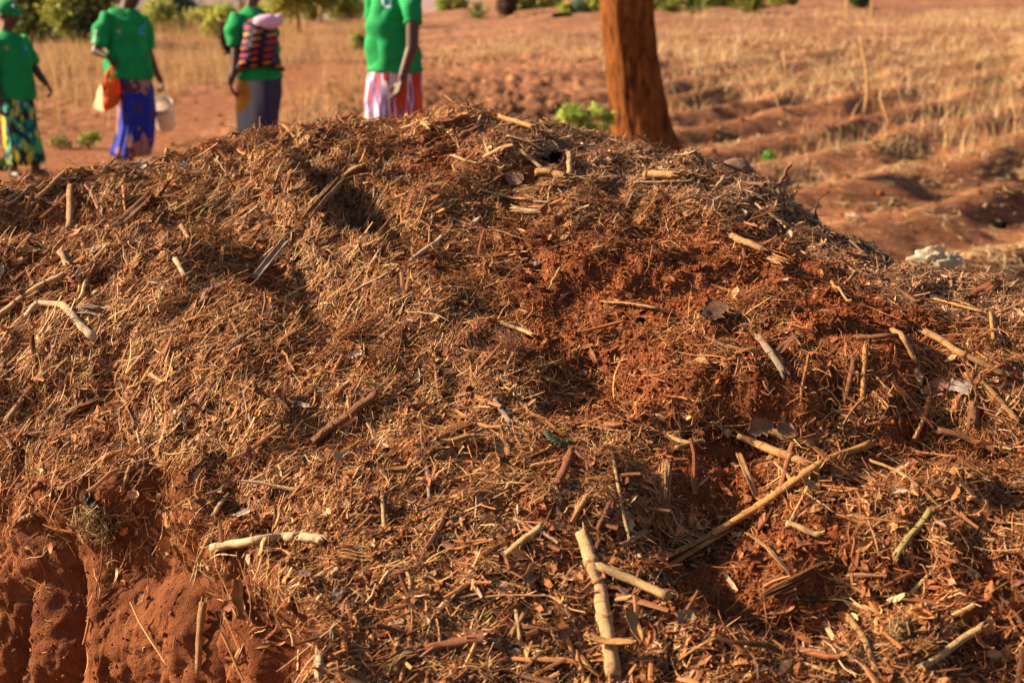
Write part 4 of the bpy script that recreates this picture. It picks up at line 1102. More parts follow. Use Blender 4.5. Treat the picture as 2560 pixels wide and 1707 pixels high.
item('twig', 'pale', [(656, 1164), (684, 1135), (700, 1094)], 9, 'pale crooked stick bending upward right of the sharp pale splinter')
item('twig', 'grey', [(694, 1150), (761, 1148)], 7, 'thin grey twig lying level near the pale crooked stick')
leaf('white', 806, 1168, 40, 22, -25, 'folded whitish husk chip right of the thin grey twig', curl=0.7, name='dry_husk', cat='husk')
item('cane', 'tan', [(1000, 1035), (1060, 1026), (1120, 1022)], 13, 'flattened tan stalk lying level above the torn husk')
leaf('paper', 560, 1190, 40, 16, 30, 'grey triangular shard beside the sharp pale splinter', name='bark_plate', cat='bark', curl=0.1)
item('half', 'tan', [(225, 1091), (172, 1122), (123, 1151)], 11, 'pair of long tan stems lying together above the clay bank')
item('cane', 'tan', [(302, 1084), (290, 1118), (278, 1155)], 10, 'tan stem slanting right of the pair of long stems')
item('cane', 'red', [(95, 1137), (58, 1159)], 12, 'reddish cane at the edge of the clay bank')
item('cane', 'pale', [(76, 1200), (44, 1210)], 14, 'small pale corn cob core at the rim of the clay bank', nodes=(0.2, 0.45, 0.7), name='cob_core', cat='cob')
item('cane', 'coal', [(228, 1170), (197, 1194)], 14, 'small black piece of charred wood above the clay bank', name='charred_wood', cat='wood')
item('half', 'grey', [(287, 918), (305, 965), (322, 1004)], 13, 'tall grey purple split stem in the upper left flank')
item('half', 'white', [(322, 1006), (332, 1046)], 16, 'bleached flat shard at the foot of the tall grey split stem')
item('cane', 'tan', [(468, 1405), (462, 1480), (456, 1575)], 15, 'long stem hanging down the face of the clay bank')
item('strip', 'pale', [(490, 1290), (462, 1345), (448, 1392)], 14, 'papery husk hanging over the bank above the long hanging stem', cup=0.3)
item('cane', 'white', [(735, 1520), (733, 1580)], 16, 'pale stick standing at the bottom edge beside the clay bank')
item('twig', 'tan', [(520, 1411), (524, 1476)], 9, 'short stem dangling on the clay bank right of the long hanging stem')
leaf('grey', 774, 1372, 22, 30, -10, 'square grey chip near the bottom of the heap', curl=0.0, lens=0.2, thick=0.002, name='wood_chip', cat='chip')
item('twig', 'brown', [(245, 1270), (238, 1330), (215, 1400)], 5, 'thin dark root hanging on the clay bank')
leaf('brown', 60, 1122, 46, 22, 10, 'dark brown leaf flat on the slope above the reddish cane', curl=0.2)
leaf('red', 330, 1380, 34, 22, 60, 'rust coloured leaf tucked under the rim straw', curl=0.3)
leaf('red', 535, 1395, 34, 26, 30, 'rust red leaf on the chaff beside the long hanging stem', curl=0.3)
leaf('pink', 700, 1330, 34, 26, 0, 'reddish square leaf below the blunt end of the whitish cane', curl=0.1)
# ------------------------------------------------------------------ dry grass and straw on the field (uncountable)
def tz(x, y):
    return terrain(np.asarray(x, float), np.asarray(y, float))
def blades(x, y, h, w, col, lean_s=0.25, segs=3):
    n = len(x); z = tz(x, y)
    a = RNG.uniform(0, 2*np.pi, n); b = RNG.uniform(0, 2*np.pi, n)
    ld = np.stack([np.cos(b), np.sin(b), np.zeros(n)], 1)*(RNG.gamma(2, lean_s/2, n)*h)[:, None]
    wd = np.stack([np.cos(a), np.sin(a), np.zeros(n)], 1)
    s = np.linspace(0, 1, segs+1)
    base = np.stack([x, y, z-0.01], 1)
    C = base[:, None]+s[None, :, None]*np.array([0, 0, 1.0])*h[:, None, None]+(s**2)[None, :, None]*ld[:, None]
    ww = (w[:, None]*(1-0.85*s[None]**1.5))[..., None]*wd[:, None]*0.5
    V = np.stack([C-ww, C+ww], 2).reshape(-1, 3)
    f = np.array([[2*k, 2*k+1, 2*k+3, 2*k+2] for k in range(segs)])
    return V, (f[None]+(np.arange(n)*2*(segs+1))[:, None, None]).reshape(-1, 4), np.repeat(col, 2*(segs+1), 0)
def gcol(n, kind='dry'):
    P = {'dry': [((0.52, 0.32, 0.14), .4), ((0.42, 0.22, 0.085), .35), ((0.66, 0.46, 0.24), .15), ((0.3, 0.26, 0.08), .10)],
         'pale': [((0.66, 0.45, 0.22), .5), ((0.55, 0.34, 0.15), .35), ((0.76, 0.6, 0.38), .15)],
         'green': [((0.11, 0.17, 0.03), .4), ((0.20, 0.24, 0.04), .35), ((0.07, 0.10, 0.025), .25)]}[kind]
    c = np.array([q for q, _ in P]); p = np.array([q for _, q in P])
    return c[RNG.choice(len(c), n, p=p/p.sum())]*RNG.uniform(0.75, 1.2, (n, 1))
def field_points(n, x0, x1, y0, y1, dens):
    """random ground points, x in picture-fan units (x/y)"""
    Y = np.sqrt(RNG.uniform(y0**2, y1**2, n)); X = RNG.uniform(x0, x1, n)*Y
    k = RNG.random(n) < dens(X, Y); return X[k], Y[k]
def clumpy(X, Y, s=1.3, seed=101, lo=-0.1, hi=0.5):
    return smooth(lo, hi, fbm(np.stack([X*s, Y*s, X*0], 1), 3, seed))
VV, FF, CC_, nn = [], [], [], 0
def addb(V, F, C):
    global nn
    VV.append(V); FF.append(F+nn); CC_.append(C); nn += len(V)
# golden stand of grass at the far left
X, Y = field_points(62000, -0.60, -0.06, 16.5, 48, lambda X, Y: (0.25+0.75*clumpy(X, Y, 0.7))*(1-path_mask(X, Y))*smooth(-0.05, -0.12, X/Y))
addb(*blades(X, Y, RNG.uniform(0.15, 0.62, len(X))*(0.55+0.6*clumpy(X, Y, 0.5, 7)), RNG.uniform(0.006, 0.014, len(X)), gcol(len(X))))
X, Y = field_points(11000, -0.6, -0.1, 8, 17, lambda X, Y: 0.6*clumpy(X, Y, 1.5)*(1-path_mask(X, Y)))
addb(*blades(X, Y, RNG.uniform(0.04, 0.22, len(X)), RNG.uniform(0.004, 0.010, len(X)), gcol(len(X)), 0.6))
# pale band across the middle and thick patches to the right
X, Y = field_points(46000, -0.10, 0.46, 17, 42, lambda X, Y: (0.08+0.92*clumpy(X, Y, 0.55, 55, 0.0, 0.45))*smooth(-0.10, -0.02, X/Y+0.03*fbm(np.stack([X*.3, Y*.3, X*0], 1), 2, 9))*np.maximum(smooth(0.08, 0.13, X/Y), smooth(24, 27, Y+1.5*np.sin(X))*(1-smooth(31, 34, Y)))*smooth(16, 19, Y-5*X/np.maximum(Y, 1)))
addb(*blades(X, Y, RNG.uniform(0.06, 0.34, len(X)), RNG.uniform(0.008, 0.016, len(X)), gcol(len(X), 'pale'), 1.1))
X, Y = field_points(5000, 0.10, 0.50, 12, 19, lambda X, Y: 0.85*clumpy(X, Y, 1.1, 77, 0.15, 0.6)*smooth(0.10, 0.2, X/Y))
addb(*blades(X, Y, RNG.uniform(0.04, 0.30, len(X)), RNG.uniform(0.004, 0.012, len(X)), gcol(len(X), 'pale'), 0.7))
X, Y = field_points(2000, 0.30, 0.46, 13, 26, lambda X, Y: clumpy(X, Y, 0.9, 19, -0.3, 0.3))
addb(*blades(X, Y, RNG.uniform(0.2, 0.6, len(X)), RNG.uniform(0.004, 0.010, len(X)), gcol(len(X)), 0.35))
me = mesh_np('dry_grass', np.concatenate(VV), [np.concatenate(FF)], col=np.concatenate(CC_))
tag(link('dry_grass', me, mat=M_DRYGRASS), 'dry golden grass and stubble covering the field', 'dry grass', kind='stuff')
# straw lying flat between the furrows and clods of turned earth
bag = Bag()
def lying(n, x0, x1, y0, y1, L, W, key, dens):
    X, Y = field_points(n, x0, x1, y0, y1, dens); n = len(X)
    z = tz(X, Y); th = RNG.uniform(0, np.pi, n)
    T = nrm(np.stack([np.cos(th), np.sin(th), RNG.normal(0, 0.12, n)], 1)); Nn = np.tile([0, 0, 1.0], (n, 1))
    bag.add(*batch(np.stack([X, Y, z+0.012], 1), Nn, T, RNG.uniform(*L, n), RNG.uniform(*W, n), RNG.uniform(0.003, 0.006, n), gcol(n, key), 3, 4, 0.15, 0.2))
lying(6000, 0.16, 0.5, 4.0, 9, (0.04, 0.22), (0.005, 0.013), 'pale', lambda X, Y: 0.25+0.75*clumpy(X, Y, 2.0, 5))
lying(9000, 0.05, 0.48, 8, 16, (0.05, 0.3), (0.006, 0.018), 'pale', lambda X, Y: 0.15+0.85*clumpy(X, Y, 1.4, 6))
lying(9000, -0.45, 0.48, 13, 30, (0.08, 0.4), (0.008, 0.022), 'dry', lambda X, Y: clumpy(X, Y, 1.0, 8)*(1-0.8*path_mask(X, Y)))
lying(3000, 0.28, 0.46, 3.9, 5.6, (0.08, 0.4), (0.006, 0.014), 'pale', lambda X, Y: 0.9+0*X)
tag(bag.make('field_straw', M_LITTER), 'pale straw trash lying between the furrows', 'straw', kind='stuff')
X, Y = field_points(26000, -0.36, 0.5, 6, 34, lambda X, Y: (0.15+0.85*clumpy(X, Y, 0.8, 66))*(1-0.95*path_mask(X, Y)))
r = RNG.gamma(1.6, 0.0055, len(X))*(1+0.02*Y)+0.004
r = np.minimum(r, 0.035)
V, F, C = crumbs(np.stack([X, Y, tz(X, Y)+r*0.1], 1), r, np.minimum(pick(len(X), 'soil')*np.array([1.0, 1.25, 1.4]), 0.3))
me = mesh_np('field_clods', V, [F], col=C)
tag(link('field_clods', me, mat=M_CRUMB), 'clods of turned red earth across the field', 'earth clods', kind='stuff')

# ------------------------------------------------------------------ trees and plants
M_BARK = None
def bark():
    global M_BARK
    m, nt, n, p = new_mat('red_dusted_bark')
    a = noise_n(nt, 1.0, coord='Object', vscale=(16, 16, 4), detail=9, rough=0.72)
    b = noise_n(nt, 9, detail=4)
    c = ramp(nt, a, [(0.36, (0.06, 0.018, 0.007)), (0.46, (0.23, 0.072, 0.018)), (0.62, (0.38, 0.14, 0.036))])
    c = mixc(nt, 0.5, c, ramp(nt, b, [(0.35, (0.65, 0.6, 0.55)), (0.65, (1.15, 1.15, 1.15))]), 'MULTIPLY')
    nt.links.new(c, p.inputs['Base Color']); p.inputs['Roughness'].default_value = 0.95; p.inputs['Specular IOR Level'].default_value = 0.1
    bump(nt, p, a, 1.0, 0.08); M_BARK = m
bark()
def px_tube(cs, Y):
    """rows (left x, right x, y) in display px -> centre and radius at distance Y"""
    P, r = [], []
    for l, rr, y in cs:
        a = at_y(l, y, Y); b = at_y(rr, y, Y); P.append((a+b)/2); r.append((b[0]-a[0])/2)
    return np.array(P), np.array(r)
TY = 12.5
P, r = px_tube([(1422, 1640, 432), (1417, 1600, 390), (1412, 1562, 340), (1409, 1540, 300), (1404, 1530, 250), (1400, 1520, 200), (1395, 1510, 140), (1388, 1502, 80), (1382, 1497, 20), (1379, 1494, -30)], TY)
P = P[np.argsort(P[:, 2])]; r = np.sort(r)[::-1]
zt = np.array([P[-1, 2], 2.4, 3.2, 4.2]); Pt = np.array([[P[-1, 0]-0.06*k, TY, z] for k, z in enumerate(zt)][1:]); rt = np.array([0.2, 0.18, 0.16])
P = np.concatenate([P, Pt]); r = np.concatenate([r, rt])
m = 150; t = np.linspace(0, 1, m); zz = np.linspace(P[0, 2]-0.1, P[-1, 2], m)
cx_ = np.interp(zz, P[:, 2], P[:, 0]); rad = np.interp(zz, P[:, 2], r)
for _ in range(4): rad[1:-1] = (rad[:-2]+rad[1:-1]*2+rad[2:])/4; cx_[1:-1] = (cx_[:-2]+cx_[1:-1]*2+cx_[2:])/4
na = 96; th = np.linspace(0, 2*np.pi, na, endpoint=False)
TH, ZZ = np.meshgrid(th, zz)
q = np.stack([np.cos(TH).ravel()*2.6, np.sin(TH).ravel()*2.6, ZZ.ravel()*0.9], 1)
dsp = 0.045*fbm(q, 2, 201)+0.04*np.abs(fbm(np.stack([np.cos(TH).ravel()*9, np.sin(TH).ravel()*9, ZZ.ravel()*2.2], 1), 3, 202))
rr = rad[:, None]*(1+dsp.reshape(TH.shape)*1.6)*(1+0.10*np.exp(-(ZZ-zz[0])/0.25)*np.cos(5*TH+0.6))
root = np.array([cx_[4], TY, 0.0])
V = np.stack([cx_[:, None]+rr*np.cos(TH), TY+rr*np.sin(TH), ZZ], -1)-root
tree = empty('tree', root, 'stout tree trunk coated in red earth, standing just behind the mound', 'tree')
mb = MB(); mb.add(V.reshape(-1, 3), [grid_faces(m, na, True)])
top = np.array([cx_[-1], TY, zz[-1]])-root
rg = np.random.default_rng(5); tips = []
for k in range(6):
    a = k*1.05+0.3; L = rg.uniform(1.4, 2.2)
    p = [top+np.array([math.cos(a), math.sin(a), 0])*L*s*0.8+np.array([0, 0, 1])*(L*s*0.75-0.12) for s in (0, .3, .6, 1)]
    tube(mb, p, [0.12, 0.08, 0.055, 0.02], 9, jit=0.05, seed=k); tips.append(p[-1]); tips.append(p[2])
mb.build('trunk', M_BARK, tree)
def leafcloud(name, centres, rads, n, size, cols, parent, root, mat=None, squash=0.7, seed=0, shell=0.45):
    rg = np.random.default_rng(seed); centres = np.asarray(centres); rads = np.asarray(rads)
    k = rg.choice(len(centres), n, p=rads**2/(rads**2).sum())
    D = nrm(rg.normal(size=(n, 3))); q = rg.uniform(shell**3, 1, n)**(1/3)
    c = centres[k]+D*(rads[k]*q)[:, None]*np.array([1, 1, squash])
    c = c+0.20*rads[k][:, None]*rg.normal(size=(n, 3))*(1+1.2*(rg.random((n, 1)) < 0.2))
    a = nrm(rg.normal(size=(n, 3))); b = nrm(np.cross(a, rg.normal(size=(n, 3))))
    L = rg.uniform(0.6, 1.4, n)*size; W = L*rg.uniform(0.35, 0.6, n)
    V = np.stack([c-a*L[:, None]/2, c+b*W[:, None]/2, c+a*L[:, None]/2, c-b*W[:, None]/2], 1).reshape(-1, 3)
    F = np.arange(n*4).reshape(n, 4)
    cols = np.asarray(cols); cl = cols[rg.integers(0, len(cols), len(centres))][k]*rg.uniform(0.7, 1.3, (n, 1))
    me = mesh_np(name, V-root, [F], col=np.repeat(cl, 4, 0))
    return link(name, me, parent, mat or M_LEAF)
leafcloud('crown', [root+t_+np.array([0, 0, .2]) for t_ in tips], [0.7]*len(tips), 9000, 0.09, [(0.06, 0.10, 0.02), (0.09, 0.13, 0.03)], tree, root, seed=9)
M_TRUNK = plain_mat('pale_branch', (0.36, 0.2, 0.10), nscale=12)
M_TRUNK2 = plain_mat('orange_branch', (0.40, 0.16, 0.06), nscale=12)
DKG = [(0.11, 0.14, 0.04), (0.17, 0.19, 0.05), (0.09, 0.12, 0.05)]
OLV = [(0.28, 0.30, 0.06), (0.36, 0.36, 0.07), (0.2, 0.22, 0.05)]
YEL = [(0.44, 0.46, 0.08), (0.52, 0.5, 0.12), (0.36, 0.4, 0.07)]
BLU = [(0.13, 0.22, 0.15), (0.16, 0.25, 0.16), (0.11, 0.19, 0.12)]
def tree_px(name, label, cat, x, y, cl, cols, n, size, trunks=(), tmat=None, group=None, Y=None, seed=0, squash=1.0):
    """x,y: foot in display px; cl: crown clumps (x, y, radius px); trunks: [(points px.., width px)]"""
    b = ground_hit(x, y) if Y is None else at_y(x, y, Y)
    Y = b[1]; b[2] = float(terrain_base(b[0], b[1]))
    e = empty(name, b, label, cat, group)
    s = K*Y*1.0/FPX
    rg = np.random.default_rng(seed+50)
    cs = [at_y(cx, cy, Y+rg.uniform(-.5, .5)*rr*s) for cx, cy, rr in cl]
    leafcloud('crown' if 'tree' in name else 'foliage', cs, [rr*s for _, _, rr in cl], n, size, cols, e, b, squash=squash, seed=seed)
    for pts, wd in trunks:
        Q = np.array([at_y(px_, py_, Y) for px_, py_ in pts])-b; Q[0, 2] -= 0.05
        mb = MB(); tube(mb, Q, wd*s/2*np.linspace(1.15, 0.7, len(Q)), 8, jit=0.06, seed=seed)
        mb.build('trunk' if 'tree' in name else 'stem', tmat or M_TRUNK, e)
    return e
tree_px('tree', 'dark leafy tree behind the shoulder of the woman in the cap', 'tree', 88, 102, [(75, 10, 46), (105, -20, 50), (60, 55, 34), (105, 60, 38), (85, 82, 24), (60, -30, 40), (120, 25, 34)], DKG+OLV[:1], 9000, 0.14, [([(88, 102), (86, 60), (90, 0), (85, -60)], 6)], seed=1)
tree_px('tree', 'dark olive tree with a thin trunk between the two women nearest the edge', 'tree', 195, 112, [(165, -5, 42), (205, 5, 42), (150, 35, 34), (195, 45, 30), (225, -25, 45), (130, 25, 26), (175, 65, 22)], OLV+DKG, 9000, 0.13, [([(197, 112), (195, 60), (190, 20), (192, -50)], 5)], seed=2)
tree_px('shrub', 'low olive shrub at the foot of the dark trees', 'shrub', 150, 96, [(150, 72, 20), (128, 82, 14), (172, 84, 12)], OLV+DKG, 3000, 0.11, seed=3)
tree_px('shrub', 'yellow green shrub beside the neck of the woman in the blue skirt', 'shrub', 345, 78, [(372, 48, 32), (345, 58, 26), (400, 60, 26), (360, 25, 24)], YEL+OLV, 5000, 0.13, seed=4)
tree_px('tree', 'bluish green tree beyond the yellow green shrub', 'tree', 415, 76, [(400, 15, 30), (430, 25, 24), (415, 45, 24), (440, 48, 16), (385, -15, 30)], BLU+OLV[:1], 5000, 0.2, [([(415, 76), (413, 30)], 5)], Y=62, seed=5)
tree_px('shrub', 'bright yellow shrub in front of the woman with the baby', 'shrub', 500, 90, [(505, 55, 26), (485, 66, 18), (522, 40, 24), (515, 75, 16)], YEL, 5000, 0.12, seed=6)
tree_px('tree', 'forked pale trunk tree rising beside the head of the woman with the baby', 'tree', 546, 100, [(560, -60, 50), (530, -70, 44)], YEL, 4000, 0.11, [([(546, 100), (548, 40), (553, 8), (552, -70)], 9), ([(548, 45), (562, 14), (572, -60)], 7)], tmat=M_TRUNK, seed=7, Y=30)
tree_px('shrub', 'dark brown withered shrub close behind the woman with the baby', 'shrub', 528, 135, [(526, 88, 14), (524, 70, 11), (528, 108, 10)], [(0.09, 0.035, 0.02), (0.06, 0.03, 0.02)], 3500, 0.07, [([(528, 135), (527, 95)], 3)], seed=8, Y=19)
tree_px('tree', 'slim tree with a bare orange trunk right of the baby', 'tree', 684, 80, [(660, -40, 46), (710, -45, 50), (640, 5, 22)], YEL+OLV, 6000, 0.16, [([(688, 80), (684, 50), (683, 10), (684, -60)], 12)], tmat=M_TRUNK2, seed=9)
tree_px('shrub', 'sunlit olive shrub between the baby and the orange trunk', 'shrub', 655, 55, [(640, 15, 24), (660, 25, 20), (665, 0, 24)], YEL+OLV, 4000, 0.14, seed=10)
tree_px('shrub', 'dark green bush just right of the orange trunk', 'shrub', 712, 50, [(712, 22, 22), (722, 5, 24), (706, 36, 12)], DKG+OLV, 4000, 0.13, seed=11)
tree_px('tree', 'bare grey stemmed small tree right of the dark green bush', 'tree', 738, 56, [(742, -20, 30), (750, 5, 14)], OLV+YEL[:1], 3000, 0.13, [([(738, 56), (736, 30), (742, -30)], 11)], seed=12)
tree_px('shrub', 'yellow green bush behind the back of the woman in the red and white skirt', 'shrub', 790, 50, [(780, 18, 26), (800, 5, 28), (815, 25, 20), (770, 5, 24)], YEL+OLV[:1], 5000, 0.14, seed=13)
tree_px('shrub', 'small dark green shrub on the bare soil beside the green shirt', 'shrub', 824, 118, [(822, 92, 13), (832, 100, 12), (815, 106, 8)], OLV+[(0.09, 0.14, 0.03)], 2500, 0.07, seed=14)
tree_px('shrub', 'brown stunted bush on the far field between two pale trees', 'shrub', 1165, 38, [(1163, 15, 18), (1170, 2, 16)], [(0.13, 0.07, 0.05), (0.1, 0.08, 0.04)], 2500, 0.13, [([(1166, 40), (1165, 20)], 5)], seed=15)
tree_px('shrub', 'dark green shrub on a red stem at the top right of the field', 'shrub', 1975, 22, [(1978, 2, 16), (1965, -4, 12)], DKG+[(0.04, 0.10, 0.02)], 3000, 0.1, [([(1972, 26), (1974, 5)], 7)], tmat=M_TRUNK2, seed=16)
tree_px('shrub', 'flat hazy green bush far behind the tree trunk', 'shrub', 1345, 30, [(1330, 18, 16), (1365, 16, 18), (1300, 22, 12)], YEL+BLU, 3000, 0.14, seed=17)
for i_, (x_, y_, r_, cc_) in enumerate([(255, 70, 24, OLV), (300, 62, 20, YEL), (452, 66, 18, YEL), (478, 60, 22, OLV), (585, 48, 26, YEL), (612, 60, 20, OLV), (860, 34, 20, YEL), (905, 30, 18, OLV), (1040, 26, 24, YEL),
                                           (1215, 24, 22, OLV), (1262, 20, 18, YEL), (1430, 26, 20, OLV), (1500, 22, 24, YEL), (1648, 18, 26, OLV), (1800, 14, 20, YEL), (1545, 30, 14, OLV)]):
    tree_px('shrub', ['hazy olive shrub under the arm line of the blue skirted woman', 'pale yellow shrub at the shoulder of the blue skirted woman', 'small yellow shrub left of the forked pale tree', 'olive shrub directly left of the forked pale tree',
                      'yellow shrub above the shoulder of the woman with the baby', 'olive shrub touching the baby hat outline', 'pale shrub right of the tall green shirt', 'low olive shrub on the far field right of the tall green shirt',
                      'yellow shrub left of the grey green rosette', 'olive shrub right of the brown stunted bush', 'small pale shrub beyond the dark hump of earth', 'olive shrub just behind the tree trunk', 'yellow shrub behind the bright rosette',
                      'olive shrub between the two bright rosettes', 'yellow shrub right of the second bright rosette', 'tiny olive shrub against the tree trunk'][i_], 'shrub', x_, y_,
            [(x_, y_-r_, r_), (x_+r_*0.8, y_-r_*0.6, r_*0.6), (x_-r_*0.9, y_-r_*0.55, r_*0.6)], cc_, 2600, 0.15, seed=60+i_)
# agave rosettes
def agave(x, y, rad, label, cols, n=46, seed=0, group='spiky rosette plants on the far field'):
    b = ground_hit(x, y); s = K*b[1]/FPX; rg = np.random.default_rng(seed); L0 = rad*s
    V, F, C = [], [], []
    for k in range(n):
        a = rg.uniform(0, 6.28); el = rg.uniform(0.15, 1.35); L = L0*rg.uniform(0.75, 1.1)
        d = np.array([math.cos(a)*math.cos(el), math.sin(a)*math.cos(el), math.sin(el)]); sd_ = nrm(np.cross(d, [0, 0, 1.0])+1e-6); up = np.cross(sd_, d)
        t = np.linspace(0, 1, 5); w = L0*0.055*np.array([.8, 1.1, 1, .65, .04])
        c = t[:, None]*d*L-(t**2)[:, None]*np.array([0, 0, 0.12])*L
        ring = np.stack([c-sd_*w[:, None]+up*w[:, None]*.3, c-up*w[:, None]*.25, c+sd_*w[:, None]+up*w[:, None]*.3], 1).reshape(-1, 3)
        F.append(grid_faces(5, 3)+15*k); V.append(ring); cc = np.array(cols[k % len(cols)])*rg.uniform(.8, 1.2)
        C.append(np.tile(cc, (15, 1)))
    me = mesh_np('agave', np.concatenate(V)+np.array([0, 0, 0.03]), [np.concatenate(F)], col=np.concatenate(C))
    o = link('agave', me, mat=M_LEAF); o.location = Vector(b.tolist()); tag(o, label, 'plant', group)
agave(1100, 46, 52, 'grey green spiky rosette left of the brown stunted bush', [(0.20, 0.24, 0.08), (0.26, 0.27, 0.1)], seed=1)
agave(1592, 36, 72, 'bright spiky rosette immediately right of the tree trunk', [(0.16, 0.22, 0.03), (0.26, 0.30, 0.05), (0.07, 0.11, 0.02)], n=70, seed=2)
agave(1722, 32, 78, 'spiky rosette farther right of the trunk, second of the bright pair', [(0.20, 0.24, 0.03), (0.29, 0.30, 0.05), (0.06, 0.09, 0.02)], n=70, seed=3)
agave(1392, 36, 34, 'pale spiky rosette half hidden behind the tree trunk', [(0.28, 0.27, 0.09)], seed=4)
agave(548, 75, 30, 'small spiky rosette among the yellow shrubs', [(0.28, 0.28, 0.07)], seed=5)
# leafy seedling by the trunk
def seedling(x, y, Y, clumps, label, cols, n, size, stem=True, name='leafy_plant', grp=None, seed=0):
    b = at_y(x, y, Y) if Y else ground_hit(x, y)
    b[2] = float(tz([b[0]], [b[1]])[0]); Yb = b[1]; s = K*Yb/FPX
    e = empty(name, b, label, 'plant', grp); mb = MB(); cs = []
    for cx, cy, rr in clumps:
        c = at_y(cx, cy, Yb+rr*s*0.5*math.sin(cx)); cs.append(c)
        if stem: tube(mb, np.array([[0, 0, -0.02], (c-b)*0.45+[0, 0, 0.02], c-b]), [0.008, 0.006, 0.003], 6)
    if stem: mb.build('stem', M_TRUNK2, e)
    leafcloud('foliage', cs, [rr*s for _, _, rr in clumps], n, size, cols, e, b, squash=0.6, seed=seed, shell=0.1)
seedling(1350, 400, 11.0, [(1300, 262, 22), (1330, 270, 24), (1375, 262, 20), (1400, 272, 18), (1285, 285, 16), (1345, 292, 22), (1390, 290, 16), (1320, 246, 12), (1365, 244, 12)],
         'bright leafy seedling between the crest and the tree trunk', [(0.42, 0.50, 0.10), (0.5, 0.56, 0.16), (0.26, 0.36, 0.05)], 620, 0.05, seed=21)
seedling(1950, 312, None, [(1950, 298, 13), (1943, 305, 8), (1958, 306, 8)], 'green tuft growing on a furrow on the right', [(0.13, 0.28, 0.02), (0.2, 0.36, 0.04)], 90, 0.05, False, 'grass_tuft', seed=22)
seedling(1766, 372, None, [(1766, 360, 14), (1772, 364, 9), (1758, 366, 8)], 'vivid green tuft just above the skyline near the raised twig', [(0.09, 0.26, 0.02), (0.12, 0.33, 0.03)], 100, 0.05, False, 'grass_tuft', seed=23)
seedling(140, 342, None, [(135, 322, 17), (150, 330, 14), (122, 330, 12)], 'weedy green plant between the patterned green skirt and the blue skirt', [(0.25, 0.27, 0.05), (0.3, 0.25, 0.08)], 240, 0.05, True, 'weed', seed=24)
seedling(205, 345, None, [(205, 318, 20), (218, 312, 14), (192, 326, 14)], 'greener weed beside the hem of the blue skirt', [(0.17, 0.27, 0.04), (0.27, 0.3, 0.06)], 260, 0.05, True, 'weed', seed=25)
seedling(12, 392, None, [(8, 370, 16), (18, 380, 12), (-4, 384, 14)], 'dark green weed at the feet of the woman in the cap', [(0.07, 0.11, 0.02), (0.14, 0.17, 0.03)], 260, 0.05, True, 'weed', seed=26)
seedling(1255, 190, None, [(1255, 172, 9), (1250, 182, 8)], 'tiny weed on the dark soil above the crest', [(0.16, 0.2, 0.05)], 70, 0.05, False, 'weed', seed=27)
# tall dry stems standing in the field
M_DRY = plain_mat('dry_stem', (0.55, 0.33, 0.14), nscale=30)
def stem(pts, w, label):
    b = ground_hit(*pts[0]); Y = b[1]; s = K*Y/FPX
    Q = np.array([at_y(x, y, Y) for x, y in pts])-b; Q[0] = 0
    mb = MB(); tube(mb, Q, w*s/2*np.linspace(1.1, .6, len(Q)), 7, jit=.08)
    o = mb.build('dry_weed', M_DRY); o.location = Vector(b.tolist()); tag(o, label, 'dry stem', 'dry stems standing in the field')
stem([(1985, 262), (1992, 215), (1990, 160), (1980, 110), (1975, 85)], 7, 'tall bent dry stem in the middle of the right field')
stem([(2047, 307), (2035, 265), (2022, 228), (2024, 205)], 7, 'leaning dry stem on a furrow right of the tall bent one')
stem([(1804, 178), (1802, 140), (1798, 112)], 6, 'short dry stem nearer the tree trunk')
stem([(1945, 60), (1944, 20), (1946, -20)], 5, 'thin dry stem rising out of the top of the picture')
stem([(2003, 50), (2002, 10), (2001, -30)], 6, 'dry stem close to the dark green shrub on the red stem')
stem([(2330, 310), (2332, 270), (2326, 235)], 5, 'dry stem by the right edge above the furrows')
# clods and scraps on the field
def field_lump(x, y, rx, ry, label, name, cat, mat, seed, rough=0.25):
    b = ground_hit(x, y); s = K*b[1]/FPX
    b[2] = float(tz([b[0]], [b[1]])[0]); mb = MB(); g_lump(mb, np.array([0, 0, ry*s*0.5]), np.eye(3), (rx*s, rx*s*.8, ry*s), seed, rough)
    o = mb.build(name, mat); o.location = Vector(b.tolist()); tag(o, label, cat)
field_lump(1993, 328, 12, 9, 'dark upright clod on a sunlit furrow', 'soil_clod', 'clod', M_SOIL, 31)
field_lump(2298, 520, 15, 11, 'orange clod near the right edge beyond the plastic bag', 'soil_clod', 'clod', M_SOIL, 32)
field_lump(1290, 42, 22, 8, 'dark hump of earth far behind the crest', 'earth_hump', 'earth hump', M_SOIL, 33)
field_lump(1960, 512, 17, 13, 'whitish crumpled scrap lying behind the right shoulder of the heap', 'white_scrap', 'scrap', cane_mat('paper'), 34, 0.5)
